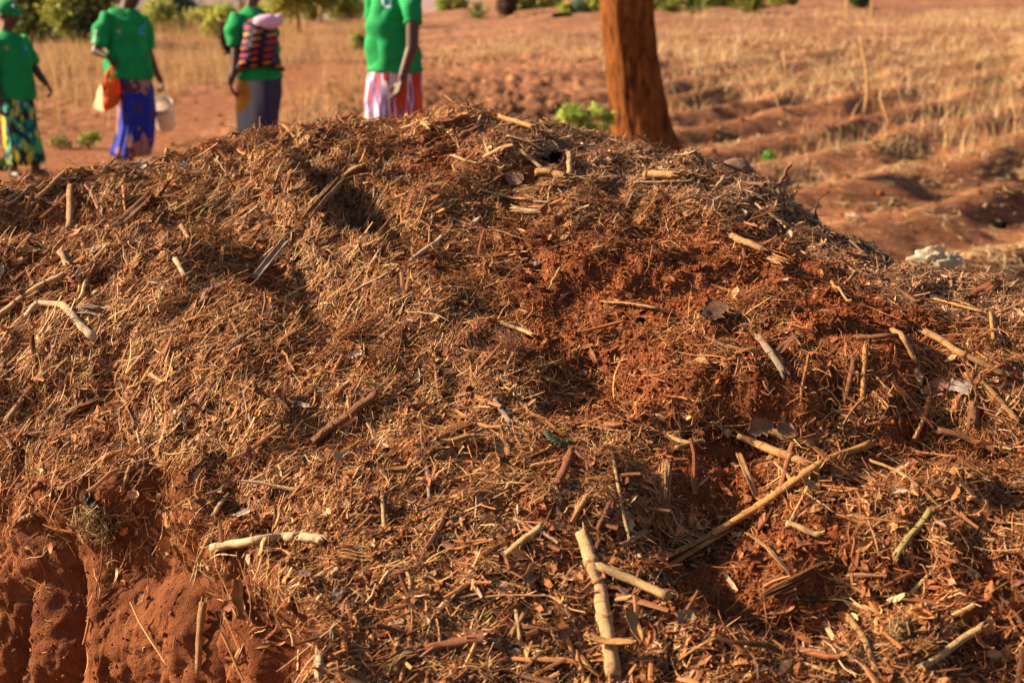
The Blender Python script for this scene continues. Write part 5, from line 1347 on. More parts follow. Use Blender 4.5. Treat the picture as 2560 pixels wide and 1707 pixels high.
# crumpled plastic bag lying where the heap runs out
def bag_():
    b = at_y(2150, 612, 3.75); zs = surf_z(b[0], b[1]); b[2] = max(zs, b[2]-0.0)
    s = K*((b-CAM)@FWD)/FPX; rx, rz = 50*s, 27*s
    th = np.linspace(0, 2*np.pi, 44, endpoint=False); ph = np.linspace(0.03, np.pi-0.03, 28)
    D = np.stack([np.sin(ph)[:, None]*np.cos(th), np.sin(ph)[:, None]*np.sin(th), np.cos(ph)[:, None]*np.ones(44)], -1).reshape(-1, 3)
    k = 1+0.30*fbm(D*1.5+3, 2, 401)+0.34*np.abs(fbm(D*3.0, 2, 402))+0.18*np.abs(fbm(D*8, 2, 403))-0.22
    ear = 0.30*np.exp(-((D[:, 0]-0.75)**2+(D[:, 2]-0.55)**2)/0.05)+0.25*np.exp(-((D[:, 0]+0.15)**2+(D[:, 2]-0.95)**2)/0.05)
    V = D*(k+ear)[:, None]*np.array([rx, rx*0.7, rz]); V[:, 2] = np.maximum(V[:, 2], -0.35*rz)
    mb = MB(); mb.add(V+np.array([0, 0, rz*0.35]), [grid_faces(28, 44, True)])
    m = plain_mat('bag_plastic', (0.52, 0.43, 0.31), rough=0.4, nscale=14, var=0.3, spec=0.5, trans=0.35)
    o = mb.build('plastic_bag', m); o.location = Vector(b.tolist())
    tag(o, 'crumpled whitish plastic bag where the heap meets the field', 'plastic bag')
bag_()
# ------------------------------------------------------------------ people
def cap_tube(mb, a, b, ra, rb, n=14):
    a = np.asarray(a, float); b = np.asarray(b, float); L = np.linalg.norm(b-a); T = (b-a)/max(L, 1e-6)
    ks = np.array([0.12, 0.5, 0.8, 1.0]); off0 = -np.sqrt(1-ks**2)*ra
    P = [a+T*o for o in off0]+[a*(1-t)+b*t for t in (0.25, .5, .75)]+[b+T*o for o in np.sqrt(1-ks[::-1]**2)*rb]
    rr = list(ks*ra)+[ra+(rb-ra)*t for t in (0.25, .5, .75)]+list(ks[::-1]*rb)
    up = np.array([0, 0, 1.0]) if abs(T[2]) < .9 else np.array([0, 1.0, 0])
    B = nrm(np.cross(T, up)); N = nrm(np.cross(B, T)); m = len(P)
    fr = (np.tile(T, (m, 1)), np.tile(B, (m, 1)), np.tile(N, (m, 1)))
    tube(mb, np.array(P), rr, n, frame=fr)
def remesh(mb, name, mat, parent, voxel, sm=3, post=None):
    V = np.concatenate(mb.V); F = ([np.concatenate(mb.F3)] if mb.F3 else [])+([np.concatenate(mb.F4)] if mb.F4 else [])
    me = mesh_np(name, V, F); o = bpy.data.objects.new('tmp', me); SC.collection.objects.link(o)
    m = o.modifiers.new('r', 'REMESH'); m.mode = 'VOXEL'; m.voxel_size = voxel; m.use_smooth_shade = True
    if sm: s = o.modifiers.new('s', 'SMOOTH'); s.iterations = sm; s.factor = 0.5
    dg = bpy.context.evaluated_depsgraph_get(); me2 = bpy.data.meshes.new_from_object(o.evaluated_get(dg))
    bpy.data.objects.remove(o); bpy.data.meshes.remove(me)
    me2.name = name; me2.materials.clear()
    n = len(me2.vertices); co = np.empty(n*3, np.float32); me2.vertices.foreach_get('co', co); co = co.reshape(-1, 3)
    if post is not None:
        no = np.empty(n*3, np.float32); me2.vertices.foreach_get('normal', no)
        co = post(co.astype(float), no.reshape(-1, 3)); me2.vertices.foreach_set('co', np.asarray(co, np.float32).ravel()); me2.update()
    me2.polygons.foreach_set('use_smooth', np.ones(len(me2.polygons), bool))
    return link(name, me2, parent, mat)
def loft(mb, sec, n=40, fold=None):
    """sec rows: cx, cy, z, rx, ry"""
    th = np.linspace(0, 2*np.pi, n, endpoint=False); V = []
    for k, (x, y, z, rx, ry) in enumerate(sec):
        q = 1.0 if fold is None else 1+fold(th, k/(len(sec)-1))
        V.append(np.stack([x+rx*q*np.cos(th), y+ry*q*np.sin(th), np.full(n, z)], 1))
    V = np.concatenate(V); m = len(sec); F = [grid_faces(m, n, True)]
    V = np.concatenate([V, V[:n].mean(0)[None], V[(m-1)*n:m*n].mean(0)[None]]); q = np.arange(n); q2 = (q+1) % n
    F.append(np.stack([np.full(n, n*m), q2, q], 1)); F.append(np.stack([np.full(n, n*m+1), (m-1)*n+q, (m-1)*n+q2], 1))
    mb.add(V, F)
def interp_rows(rows, m):
    rows = np.array(rows, float); t = np.linspace(0, len(rows)-1, m)
    return np.stack([np.interp(t, np.arange(len(rows)), rows[:, k]) for k in range(rows.shape[1])], 1)
def hand(mb, wrist, d, palm, thumb_side, curl=0.5, s=1.0):
    """wrist, d fingers' direction, palm normal, thumb_side vector; five separate fingers"""
    d = nrm(np.asarray(d, float)); pn = nrm(np.asarray(palm, float)-(np.asarray(palm, float)@d)*d)
    sd_ = nrm(np.asarray(thumb_side, float)-(np.asarray(thumb_side, float)@d)*d-(np.asarray(thumb_side, float)@pn)*pn)
    w = np.asarray(wrist, float)
    for k in (-1, -.33, .33, 1): cap_tube(mb, w+d*0.01*s+sd_*k*0.016*s, w+d*0.078*s+sd_*k*0.029*s, 0.014*s, 0.0125*s, 8)
    for k, L, c in ((0.030, 0.068, 0.85), (0.010, 0.078, 1.0), (-0.011, 0.072, 1.1), (-0.031, 0.056, 1.25)):
        p = w+d*0.082*s+sd_*k*s; ang = 0.25*curl*c; q = p
        for seg in (0.44, 0.32, 0.24):
            ang += curl*c*0.62; v = d*math.cos(ang)+pn*math.sin(ang)
            nx = q+v*L*seg*s; cap_tube(mb, q, nx, 0.0092*s, 0.0082*s, 8); q = nx
    p = w+d*0.026*s+sd_*0.026*s; v = nrm(d*0.7+sd_*0.7+pn*0.25)
    q = p+v*0.045*s; cap_tube(mb, p, q, 0.013*s, 0.0105*s, 8); v2 = nrm(d*0.85+sd_*0.2+pn*0.5); cap_tube(mb, q, q+v2*0.032*s, 0.0100*s, 0.0085*s, 8)
def head(mb, c, yaw, s=1.0, tilt=0.0):
    """yaw: direction the face looks, 0 = +x, positive turns away from the camera"""
    cy, sy = math.cos(yaw), math.sin(yaw); ct, st_ = math.cos(tilt), math.sin(tilt)
    Mx = np.array([[cy, -sy, 0], [sy, cy, 0], [0, 0, 1.0]])@np.array([[ct, 0, st_], [0, 1, 0], [-st_, 0, ct]])
    def E(p, r, **k): ellipsoid(mb, np.asarray(c)+Mx@(np.array(p)*s), np.array(r)*s, rot=Mx, n=18, m=12, **k)
    E((-0.012, 0, 0.03), (0.098, 0.076, 0.088)); E((0.018, 0, -0.03), (0.068, 0.062, 0.082)); E((0.045, 0, -0.088), (0.032, 0.036, 0.026))
    E((0.092, 0, -0.022), (0.017, 0.016, 0.026)); E((0.102, 0, -0.036), (0.014, 0.021, 0.011)); E((0.070, 0, 0.014), (0.024, 0.054, 0.012))
    E((0.088, 0, -0.062), (0.011, 0.025, 0.0075)); E((0.085, 0, -0.074), (0.011, 0.022, 0.0075))
    for q in (-1, 1):
        E((0.052, q*0.036, -0.030), (0.026, 0.022, 0.022)); E((-0.012, q*0.076, -0.012), (0.018, 0.009, 0.031))
    return Mx
def eyes(c, Mx, root_, parent, s=1.0):
    for q in (-1, 1):
        mb = MB(); ellipsoid(mb, np.asarray(c)+Mx@(np.array((0.0795, q*0.031, -0.004))*s)-root_, (0.008, 0.008, 0.007), n=10, m=8); mb.build('eye', M_EYE, parent)
M_SKIN = plain_mat('dark_skin', (0.085, 0.038, 0.022), rough=0.5, nscale=40, var=0.12, spec=0.45)
M_EYE = plain_mat('eye_white', (0.5, 0.45, 0.4), rough=0.3, var=0.05)
M_HAIR = plain_mat('black_hair', (0.012, 0.009, 0.008), rough=0.9, nscale=200)
def shirt_mat(name, emblem=None, dot=None, ring=((0.05, 0.30, 0.75), (0.02, 0.30, 0.12)), er=0.045, sleeve=None):
    """green cotton shirt; printed round emblem, orange dot and white sleeve print at places in object space (x, z)"""
    m, nt, n, p = new_mat(name)
    b = noise_n(nt, 9, detail=3)
    c = ramp(nt, b, [(0.3, (0.006, 0.22, 0.060)), (0.7, (0.010, 0.32, 0.090))])
    tc = nt.nodes.new('ShaderNodeTexCoord'); sp = nt.nodes.new('ShaderNodeSeparateXYZ'); nt.links.new(tc.outputs['Object'], sp.inputs[0])
    def disc(x, z, rx, rz, ymax=None):
        cb = nt.nodes.new('ShaderNodeCombineXYZ')
        for ax, cc, rr, k in ((0, x, rx, 0), (2, z, rz, 1)):
            s = nt.nodes.new('ShaderNodeMath'); s.operation = 'SUBTRACT'; s.inputs[1].default_value = cc; nt.links.new(sp.outputs[ax], s.inputs[0])
            d = nt.nodes.new('ShaderNodeMath'); d.operation = 'DIVIDE'; d.inputs[1].default_value = rr; nt.links.new(s.outputs[0], d.inputs[0]); nt.links.new(d.outputs[0], cb.inputs[k])
        l = nt.nodes.new('ShaderNodeVectorMath'); l.operation = 'LENGTH'; nt.links.new(cb.outputs[0], l.inputs[0])
        f = nt.nodes.new('ShaderNodeMath'); f.operation = 'LESS_THAN'; f.inputs[1].default_value = 1.0; nt.links.new(l.outputs['Value'], f.inputs[0])
        g = nt.nodes.new('ShaderNodeMath'); g.operation = 'LESS_THAN'; g.inputs[1].default_value = 0.0; nt.links.new(sp.outputs[1], g.inputs[0])
        h = nt.nodes.new('ShaderNodeMath'); h.operation = 'MULTIPLY'; nt.links.new(f.outputs[0], h.inputs[0]); nt.links.new(g.outputs[0], h.inputs[1])
        return h.outputs[0]
    if emblem:
        x, z = emblem; c = mixc(nt, disc(x, z, er*0.85, er*1.1), c, ring[0]); c = mixc(nt, disc(x, z, er*0.52, er*0.7), c, ring[1]); c = mixc(nt, disc(x+er*0.62, z-er*0.95, er*0.24, er*0.2), c, (0.25, 0.55, 0.8))
    if dot: c = mixc(nt, disc(dot[0], dot[1], 0.013, 0.012), c, (0.75, 0.18, 0.04))
    if sleeve:
        for k in range(5): c = mixc(nt, disc(sleeve[0]-0.006*k, sleeve[1]-0.032*k, 0.008, 0.011), c, (0.7, 0.8, 0.75))
    nt.links.new(c, p.inputs['Base Color']); p.inputs['Roughness'].default_value = 0.8; p.inputs['Specular IOR Level'].default_value = 0.2
    return m
def cloth_mat(kind):
    m, nt, n, p = new_mat('printed_cloth_'+kind)
    def vor(scale, vs=(1, 1, 1), feat='F1'):
        tc = nt.nodes.new('ShaderNodeTexCoord'); mp = nt.nodes.new('ShaderNodeMapping'); mp.inputs['Scale'].default_value = vs
        nt.links.new(tc.outputs['Object'], mp.inputs[0]); v = nt.nodes.new('ShaderNodeTexVoronoi'); v.inputs['Scale'].default_value = scale; v.feature = feat
        nt.links.new(mp.outputs[0], v.inputs['Vector']); return v
    if kind == 'green':
        v = vor(12); c = ramp(nt, v.outputs['Distance'], [(0.10, (0.75, 0.6, 0.05)), (0.17, (0.0, 0.28, 0.22)), (0.45, (0.0, 0.22, 0.17)), (0.52, (0.01, 0.012, 0.02))])
        s = ramp(nt, noise_n(nt, 9, vscale=(1.6, 1, .8), detail=1), [(0.54, (0, 0, 0)), (0.56, (1, 1, 1))]); c = mixc(nt, s, c, (0.55, 0.47, 0.03))
        s = ramp(nt, noise_n(nt, 7, vscale=(1.2, 1, .7), detail=1), [(0.35, (1, 1, 1)), (0.38, (0, 0, 0))]); c = mixc(nt, s, c, (0.08, 0.42, 0.09))
    elif kind == 'blue':
        a = noise_n(nt, 4.2, vscale=(1.5, 1, .7), detail=3); b = noise_n(nt, 9.0, detail=2)
        c = ramp(nt, a, [(0.44, (0.012, 0.03, 0.36)), (0.50, (0.01, 0.02, 0.22)), (0.52, (0.45, 0.22, 0.22)), (0.62, (0.38, 0.17, 0.13)), (0.70, (0.02, 0.03, 0.12))])
        c = mixc(nt, ramp(nt, b, [(0.58, (0, 0, 0)), (0.61, (1, 1, 1))]), c, (0.08, 0.035, 0.05))
    elif kind == 'grey':
        tc = nt.nodes.new('ShaderNodeTexCoord'); sp = nt.nodes.new('ShaderNodeSeparateXYZ'); nt.links.new(tc.outputs['Object'], sp.inputs[0])
        a = noise_n(nt, 2.2, vscale=(2, 1, .5), detail=2)
        ad = nt.nodes.new('ShaderNodeMath'); ad.operation = 'MULTIPLY_ADD'; ad.inputs[1].default_value = 0.55; nt.links.new(a, ad.inputs[0]); nt.links.new(sp.outputs[0], ad.inputs[2])
        c = ramp(nt, ad.outputs[0], [(0.28, (0.26, 0.27, 0.27)), (0.36, (0.16, 0.155, 0.17)), (0.46, (0.02, 0.025, 0.09)), (0.60, (0.07, 0.06, 0.08))])
        # sunburst on the hip
        cx0, cz0 = -0.155, 0.615
        vx = nt.nodes.new('ShaderNodeMath'); vx.operation = 'SUBTRACT'; vx.inputs[1].default_value = cx0; nt.links.new(sp.outputs[0], vx.inputs[0])
        vz = nt.nodes.new('ShaderNodeMath'); vz.operation = 'SUBTRACT'; vz.inputs[1].default_value = cz0; nt.links.new(sp.outputs[2], vz.inputs[0])
        at = nt.nodes.new('ShaderNodeMath'); at.operation = 'ARCTAN2'; nt.links.new(vz.outputs[0], at.inputs[0]); nt.links.new(vx.outputs[0], at.inputs[1])
        mu = nt.nodes.new('ShaderNodeMath'); mu.operation = 'MULTIPLY'; mu.inputs[1].default_value = 22; nt.links.new(at.outputs[0], mu.inputs[0])
        si = nt.nodes.new('ShaderNodeMath'); si.operation = 'SINE'; nt.links.new(mu.outputs[0], si.inputs[0])
        ry = ramp(nt, si.outputs[0], [(0.2, (0.38, 0.13, 0.008)), (0.6, (0.62, 0.27, 0.012))])
        x2 = nt.nodes.new('ShaderNodeMath'); x2.operation = 'MULTIPLY'; x2.inputs[1].default_value = 1.15; nt.links.new(vx.outputs[0], x2.inputs[0])
        cb = nt.nodes.new('ShaderNodeCombineXYZ'); nt.links.new(x2.outputs[0], cb.inputs[0]); nt.links.new(vz.outputs[0], cb.inputs[1])
        l = nt.nodes.new('ShaderNodeVectorMath'); l.operation = 'LENGTH'; nt.links.new(cb.outputs[0], l.inputs[0])
        c = mixc(nt, ramp(nt, l.outputs['Value'], [(0.19, (1, 1, 1)), (0.195, (0, 0, 0))]), c, ry)
        c = mixc(nt, ramp(nt, l.outputs['Value'], [(0.055, (1, 1, 1)), (0.07, (0, 0, 0))]), c, (0.35, 0.012, 0.07))
    elif kind == 'red':
        a = noise_n(nt, 4.2, vscale=(3.4, 2.0, .55), detail=2)
        c = ramp(nt, a, [(0.38, (0.5, 0.03, 0.015)), (0.46, (0.6, 0.09, 0.02)), (0.47, (0.04, 0.03, 0.13)), (0.53, (0.30, 0.17, 0.42)), (0.55, (0.75, 0.66, 0.68)), (0.60, (0.65, 0.5, 0.6)), (0.62, (0.35, 0.01, 0.03))])
    elif kind == 'wrap':
        tc = nt.nodes.new('ShaderNodeTexCoord'); mp = nt.nodes.new('ShaderNodeMapping'); mp.inputs['Rotation'].default_value = (0, R(25), 0); mp.inputs['Scale'].default_value = (7.5, 0.01, 15)
        nt.links.new(tc.outputs['Object'], mp.inputs[0]); sp = nt.nodes.new('ShaderNodeSeparateXYZ'); nt.links.new(mp.outputs[0], sp.inputs[0])
        br = nt.nodes.new('ShaderNodeTexBrick'); br.inputs['Scale'].default_value = 1.0; br.inputs['Brick Width'].default_value = 1.0; br.inputs['Row Height'].default_value = 0.8; br.inputs['Mortar Size'].default_value = 0.24
        br.inputs['Mortar Smooth'].default_value = 0.1; br.inputs['Color1'].default_value = (0.55, 0.24, 0.01, 1); br.inputs['Color2'].default_value = (0.35, 0.0, 0.02, 1); br.inputs['Mortar'].default_value = (0.012, 0.012, 0.05, 1)
        cb = nt.nodes.new('ShaderNodeCombineXYZ'); nt.links.new(sp.outputs[0], cb.inputs[0]); nt.links.new(sp.outputs[2], cb.inputs[1]); nt.links.new(cb.outputs[0], br.inputs['Vector']); c = br.outputs[0]
        v = vor(22); c = mixc(nt, ramp(nt, v.outputs['Distance'], [(0.05, (1, 1, 1)), (0.12, (0, 0, 0))]), c, (0.3, 0.27, 0.35))
    nt.links.new(c, p.inputs['Base Color']); p.inputs['Roughness'].default_value = 0.75; p.inputs['Specular IOR Level'].default_value = 0.25
    return m
def wrinkle(root_, a=0.010, seed=0):
    def f(co, no):
        return co+no*(a*fbm(co*np.array([5, 5, 9])+seed, 2, 500+seed)+a*3.0*np.abs(fbm(co*np.array([3, 3, 5.5])@np.array([[.8, 0, .6], [0, 1, 0], [-.6, 0, .8]])+seed*3, 2, 520+seed)))[:, None]
    return f
def cap_(parent, hc, Mx, mat, root_, s=1.0):
    mb = MB(); ellipsoid(mb, hc+Mx@np.array([-0.008, 0, 0.055])-root_, np.array([0.108, 0.088, 0.078])*s, rot=Mx, n=24, m=14)
    o = remesh(mb, 'cap', mat, parent, 0.006, 2)
    mb = MB(); t = np.linspace(-1, 1, 13); V = []
    for k, z in ((0.0, 0), (0.35, .004), (0.7, .002), (1.0, -.006)):
        for q in t: V.append(hc+Mx@np.array([0.07+0.085*k*math.sqrt(max(0, 1-q*q*0.8)), q*0.075, 0.048+z-0.022*q*q-0.012*k])-root_)
    V = np.array(V); f = grid_faces(4, 13); mb.add(np.concatenate([V, V-np.array([0, 0, 0.005])]), [f, f[:, ::-1]+52]); mb.build('visor', mat, o)
class Person:
    def __init__(s, label, foot, voxel=0.0055):
        s.root = np.asarray(foot, float); s.e = empty('person', s.root, label, 'person'); s.b = MB(); s.vx = voxel
    def L(s, p): return np.asarray(p, float)-s.root
    def limb(s, pts, rad):
        for k in range(len(pts)-1): cap_tube(s.b, s.L(pts[k]), s.L(pts[k+1]), rad[k], rad[k+1])
    def hand(s, w, d, palm, th, curl=0.5, sc=1.0): hand(s.b, s.L(w), d, palm, th, curl, sc)
    def foot(s, ankle, d):
        d = nrm(np.array([d[0], d[1], 0.0])); a = s.L(ankle); g = np.array([a[0], a[1], 0.0])
        cap_tube(s.b, g-d*0.03+[0, 0, .035], g+d*0.09+[0, 0, .03], 0.036, 0.036); cap_tube(s.b, a, g-d*0.02+[0, 0, .05], 0.036, 0.038)
        sd_ = np.array([-d[1], d[0], 0])
        for k in range(5): q = g+d*0.12+sd_*(k-2)*0.016+[0, 0, .018]; cap_tube(s.b, q, q+d*(0.055-0.006*k), 0.012, 0.010, 8)
    def head(s, c, yaw, sc=1.0, tilt=0.0, hair=True):
        s.hc = s.L(c); s.M = head(s.b, s.hc, yaw, sc, tilt); s.hs = sc; s.hair = hair
    def done(s):
        o = remesh(s.b, 'body', M_SKIN, s.e, s.vx, 2)
        eyes(s.hc, s.M, np.zeros(3), s.e, s.hs)
        if s.hair:
            mb = MB(); ellipsoid(mb, s.hc+s.M@np.array([-0.022, 0, 0.043]), np.array([0.101, 0.083, 0.088])*s.hs, rot=s.M, n=24, m=14)
            remesh(mb, 'hair', M_HAIR, s.e, 0.006, 1, lambda co, no: co+no*(0.004*fbm(co*60, 2, 3))[:, None])
    def shirt(s, tor, sleeves, mat, seed=0, wr=0.008, vox=0.008):
        mb = MB(); rows_ = [(*s.L((x, y, z)), rx, ry) for x, y, z, rx, ry in tor]
        loft(mb, interp_rows(rows_, 26), 40, lambda th, k: 0.018*np.sin(7*th+5*k+seed)*k)
        for pts, rad in sleeves:
            P = np.array([s.L(p) for p in pts]); t = np.linspace(0, len(P)-1, 9)
            Q = np.stack([np.interp(t, np.arange(len(P)), P[:, k]) for k in range(3)], 1); rr = np.interp(t, np.arange(len(P)), rad)
            tube(mb, Q, rr, 20)
        return remesh(mb, 'shirt', mat, s.e, vox, 2, wrinkle(s.root, wr, seed))
    def skirt(s, rows_, mat, seed=0, folds=9, amp=0.035, wr=0.006, name='skirt'):
        mb = MB(); r2 = [(*s.L((x, y, z)), rx, ry) for x, y, z, rx, ry in rows_]
        ph = np.random.default_rng(seed).uniform(0, 6, 4)
        loft(mb, interp_rows(r2, 40), 120, lambda th, k: amp*(0.35+0.9*k)*(np.sin(folds*th+ph[0]+2.5*k)*0.6+np.sin((folds//2+1)*th+ph[1]-2*k)*0.7+0.3*np.sin(2.2*folds*th+ph[2])))
        V = np.concatenate(mb.V); me = mesh_np(name, V+0.004*fbm(V*12, 2, seed)[:, None], [np.concatenate(mb.F3), np.concatenate(mb.F4)])
        return link(name, me, s.e, mat)
U1 = 2352/2350*700/2560  # photo crop px (700 px wide crops) -> display px
def c1(x, y, Y, ox=0): return at_y((ox+x/3.357)/K, y/3.357/K, Y)
def row(x0, x1, y, Y, dep, ox=0):
    a = c1(x0, y, Y, ox); b = c1(x1, y, Y, ox); return ((a[0]+b[0])/2, Y, a[2], (b[0]-a[0])/2, dep)

# woman in the cap, walking to the right
Y = 13.0
f = c1(200, 1480, Y); f[2] = float(terrain_base(f[0], Y))
p = Person('woman in a green cap and green flower print skirt walking barefoot at the picture edge', f)
hc = c1(62, 128, Y); p.head(hc, -0.25, 0.98, tilt=0.12, hair=True)
p.limb([c1(45, 300, Y), hc+[0, 0, -0.06]], [0.056, 0.052])
sh = c1(190, 350, Y+0.12)
p.limb([sh, c1(262, 530, Y+0.15), c1(345, 650, Y+0.1), c1(388, 702, Y+0.08)], [0.05, 0.043, 0.034, 0.026])
p.hand(c1(386, 700, Y+0.08), c1(440, 770, Y+0.08)-c1(388, 702, Y+0.08), (-0.4, -0.2, -0.5), (0.5, -0.6, 0.3), 0.9)
p.limb([c1(-60, 380, Y-0.16), c1(-60, 640, Y-0.18), c1(-15, 830, Y-0.2), c1(-5, 880, Y-0.2)], [0.05, 0.043, 0.034, 0.028])
p.hand(c1(-8, 868, Y-0.2), (0.15, 0, -1), (1, 0, 0), (0, -1, -0.2), 0.8)
p.limb([c1(110, 1000, Y), c1(110, 1250, Y-.05), c1(112, 1455, Y-.08)], [0.08, 0.06, 0.034])
p.limb([c1(220, 1000, Y+.05), c1(290, 1250, Y+.08), c1(300, 1440, Y+.1)], [0.08, 0.06, 0.034])
a1 = c1(112, 1440, Y-.08); a1[2] = f[2]+.08; a2 = c1(300, 1440, Y+.1); a2[2] = f[2]+.10
p.foot(a1, (0.8, -0.6)); p.foot(a2, (1, -0.3)); p.done()
SM = [shirt_mat('green_shirt_ring', (0.12, 1.17), (-0.14, 1.15)), shirt_mat('green_shirt_sleeve_print', (0.085, 1.30), (-0.13, 1.29), sleeve=(-0.30, 1.30)), shirt_mat('green_shirt'), shirt_mat('green_shirt_white_emblem', (-0.075, 1.285), None, ((0.75, 0.85, 0.9), (0.02, 0.42, 0.35)), 0.048)]
sx = f[0]
def local(cx_, cy_, Y, ox=0): q = c1(cx_, cy_, Y, ox); return q[0], q[2]
def emb(mat_i, root_, pts):  # object-space place of a print
    return [(x-root_[0], z-root_[2]) for x, z in pts]
e1 = emb(0, f, [local(196, 398, Y-.15), local(50, 405, Y-.15)])
m1 = shirt_mat('green_shirt_ring', e1[0], e1[1], er=0.036)
p.shirt([row(5, 90, 268, Y, 0.06), row(-60, 175, 310, Y, 0.10), row(-75, 225, 400, Y, 0.14), row(-70, 255, 560, Y, 0.155), row(-60, 275, 700, Y, 0.165), row(-60, 278, 825, Y, 0.17)],
        [([c1(150, 345, Y+.08), c1(215, 430, Y+.13), c1(262, 545, Y+.15)], [0.085, 0.078, 0.07]), ([c1(-50, 340, Y-.1), c1(-75, 520, Y-.17)], [0.085, 0.078])], m1, 1)
mg = cloth_mat('green')
p.skirt([row(10, 270, 800, Y, 0.15), row(15, 288, 920, Y, 0.17), row(40, 300, 1060, Y, 0.18), row(60, 335, 1200, Y, 0.19), row(72, 362, 1330, Y, 0.19), row(85, 358, 1372, Y, 0.18)], mg, 2, 7, 0.07)
cap_(p.e, p.hc, p.M, plain_mat('green_cap', (0.006, 0.26, 0.07), nscale=10, var=0.15), np.zeros(3))
mb = MB(); q = p.hc+p.M@np.array([0.088, -0.045, 0.088]); ellipsoid(mb, q, (0.012, 0.012, 0.017)); mb.build('cap_badge', plain_mat('pale_badge', (0.6, 0.65, 0.85), var=0.1), [c for c in p.e.children if c.name.startswith('cap')][0])

# woman in the blue skirt with an orange bag and a bucket
Y = 13.6
f = c1(1130, 1432, Y); f[2] = float(terrain_base(f[0], Y))
p = Person('heavy woman in a royal blue wrap skirt carrying an orange bag and a white bucket', f)
hc = c1(1085, -40, Y); p.head(hc, -0.35, 1.02, tilt=0.05)
p.limb([c1(1058, 130, Y), hc+[-0.01, 0, -0.05]], [0.062, 0.056])
p.limb([c1(870, 200, Y-.1), c1(822, 390, Y-.17), c1(806, 432, Y-.2), c1(905, 478, Y-.28)], [0.055, 0.045, 0.042, 0.027])
p.hand(c1(903, 478, Y-.22), c1(945, 560, Y-.22)-c1(905, 478, Y-.22), (0.6, 0.1, -0.5), (0.5, -0.8, 0), 1.35)
p.limb([c1(1200, 250, Y+.1), c1(1245, 440, Y+.18), c1(1300, 590, Y+.28), c1(1352, 690, Y+.36)], [0.055, 0.045, 0.036, 0.026])
p.hand(c1(1348, 682, Y+.36), c1(1372, 760, Y+.36)-c1(1350, 690, Y+.36), (-0.5, -0.2, -0.3), (-0.2, -0.8, 0), 1.35)
p.limb([c1(1080, 900, Y), c1(1080, 1150, Y), c1(1075, 1400, Y-.05)], [0.09, 0.065, 0.036])
p.limb([c1(1150, 900, Y+.1), c1(1060, 1120, Y+.12), c1(980, 1290, Y+.15)], [0.09, 0.065, 0.036])
a1 = c1(1075, 1400, Y-.05); a1[2] = f[2]+.09; p.foot(a1, (1, -.2))
q = c1(975, 1300, Y+.15); cap_tube(p.b, p.L(q), p.L(q+np.array([0.09, -0.02, -0.07])), 0.034, 0.03); cap_tube(p.b, p.L(q+np.array([0.08, -0.02, -0.065])), p.L(q+np.array([0.14, -0.04, -0.075])), 0.026, 0.02)
p.done()
e1 = emb(0, f, [local(1180, 258, Y-.2), local(992, 265, Y-.2), local(815, 262, Y-.15)])
m2 = shirt_mat('green_shirt_sleeve_print', e1[0], e1[1], er=0.045, sleeve=e1[2])
p.shirt([row(1000, 1110, 78, Y, 0.07), row(930, 1180, 110, Y, 0.11), row(895, 1220, 170, Y, 0.15), row(905, 1225, 330, Y, 0.18), row(885, 1250, 500, Y, 0.21), row(885, 1262, 600, Y, 0.21), row(900, 1250, 652, Y, 0.2)],
        [([c1(925, 160, Y-.06), c1(860, 260, Y-.13), c1(835, 385, Y-.16)], [0.085, 0.083, 0.078]), ([c1(1165, 165, Y+.06), c1(1215, 260, Y+.12), c1(1237, 405, Y+.14)], [0.08, 0.078, 0.07])], m2, 3, 0.011)
p.skirt([row(965, 1250, 632, Y, 0.19), row(985, 1285, 760, Y, 0.20), row(1000, 1300, 900, Y, 0.20), row(1000, 1300, 1040, Y, 0.2), row(965, 1290, 1180, Y, 0.2), row(940, 1270, 1280, Y, 0.2), row(955, 1262, 1305, Y, 0.19)], cloth_mat('blue'), 5, 8, 0.085)
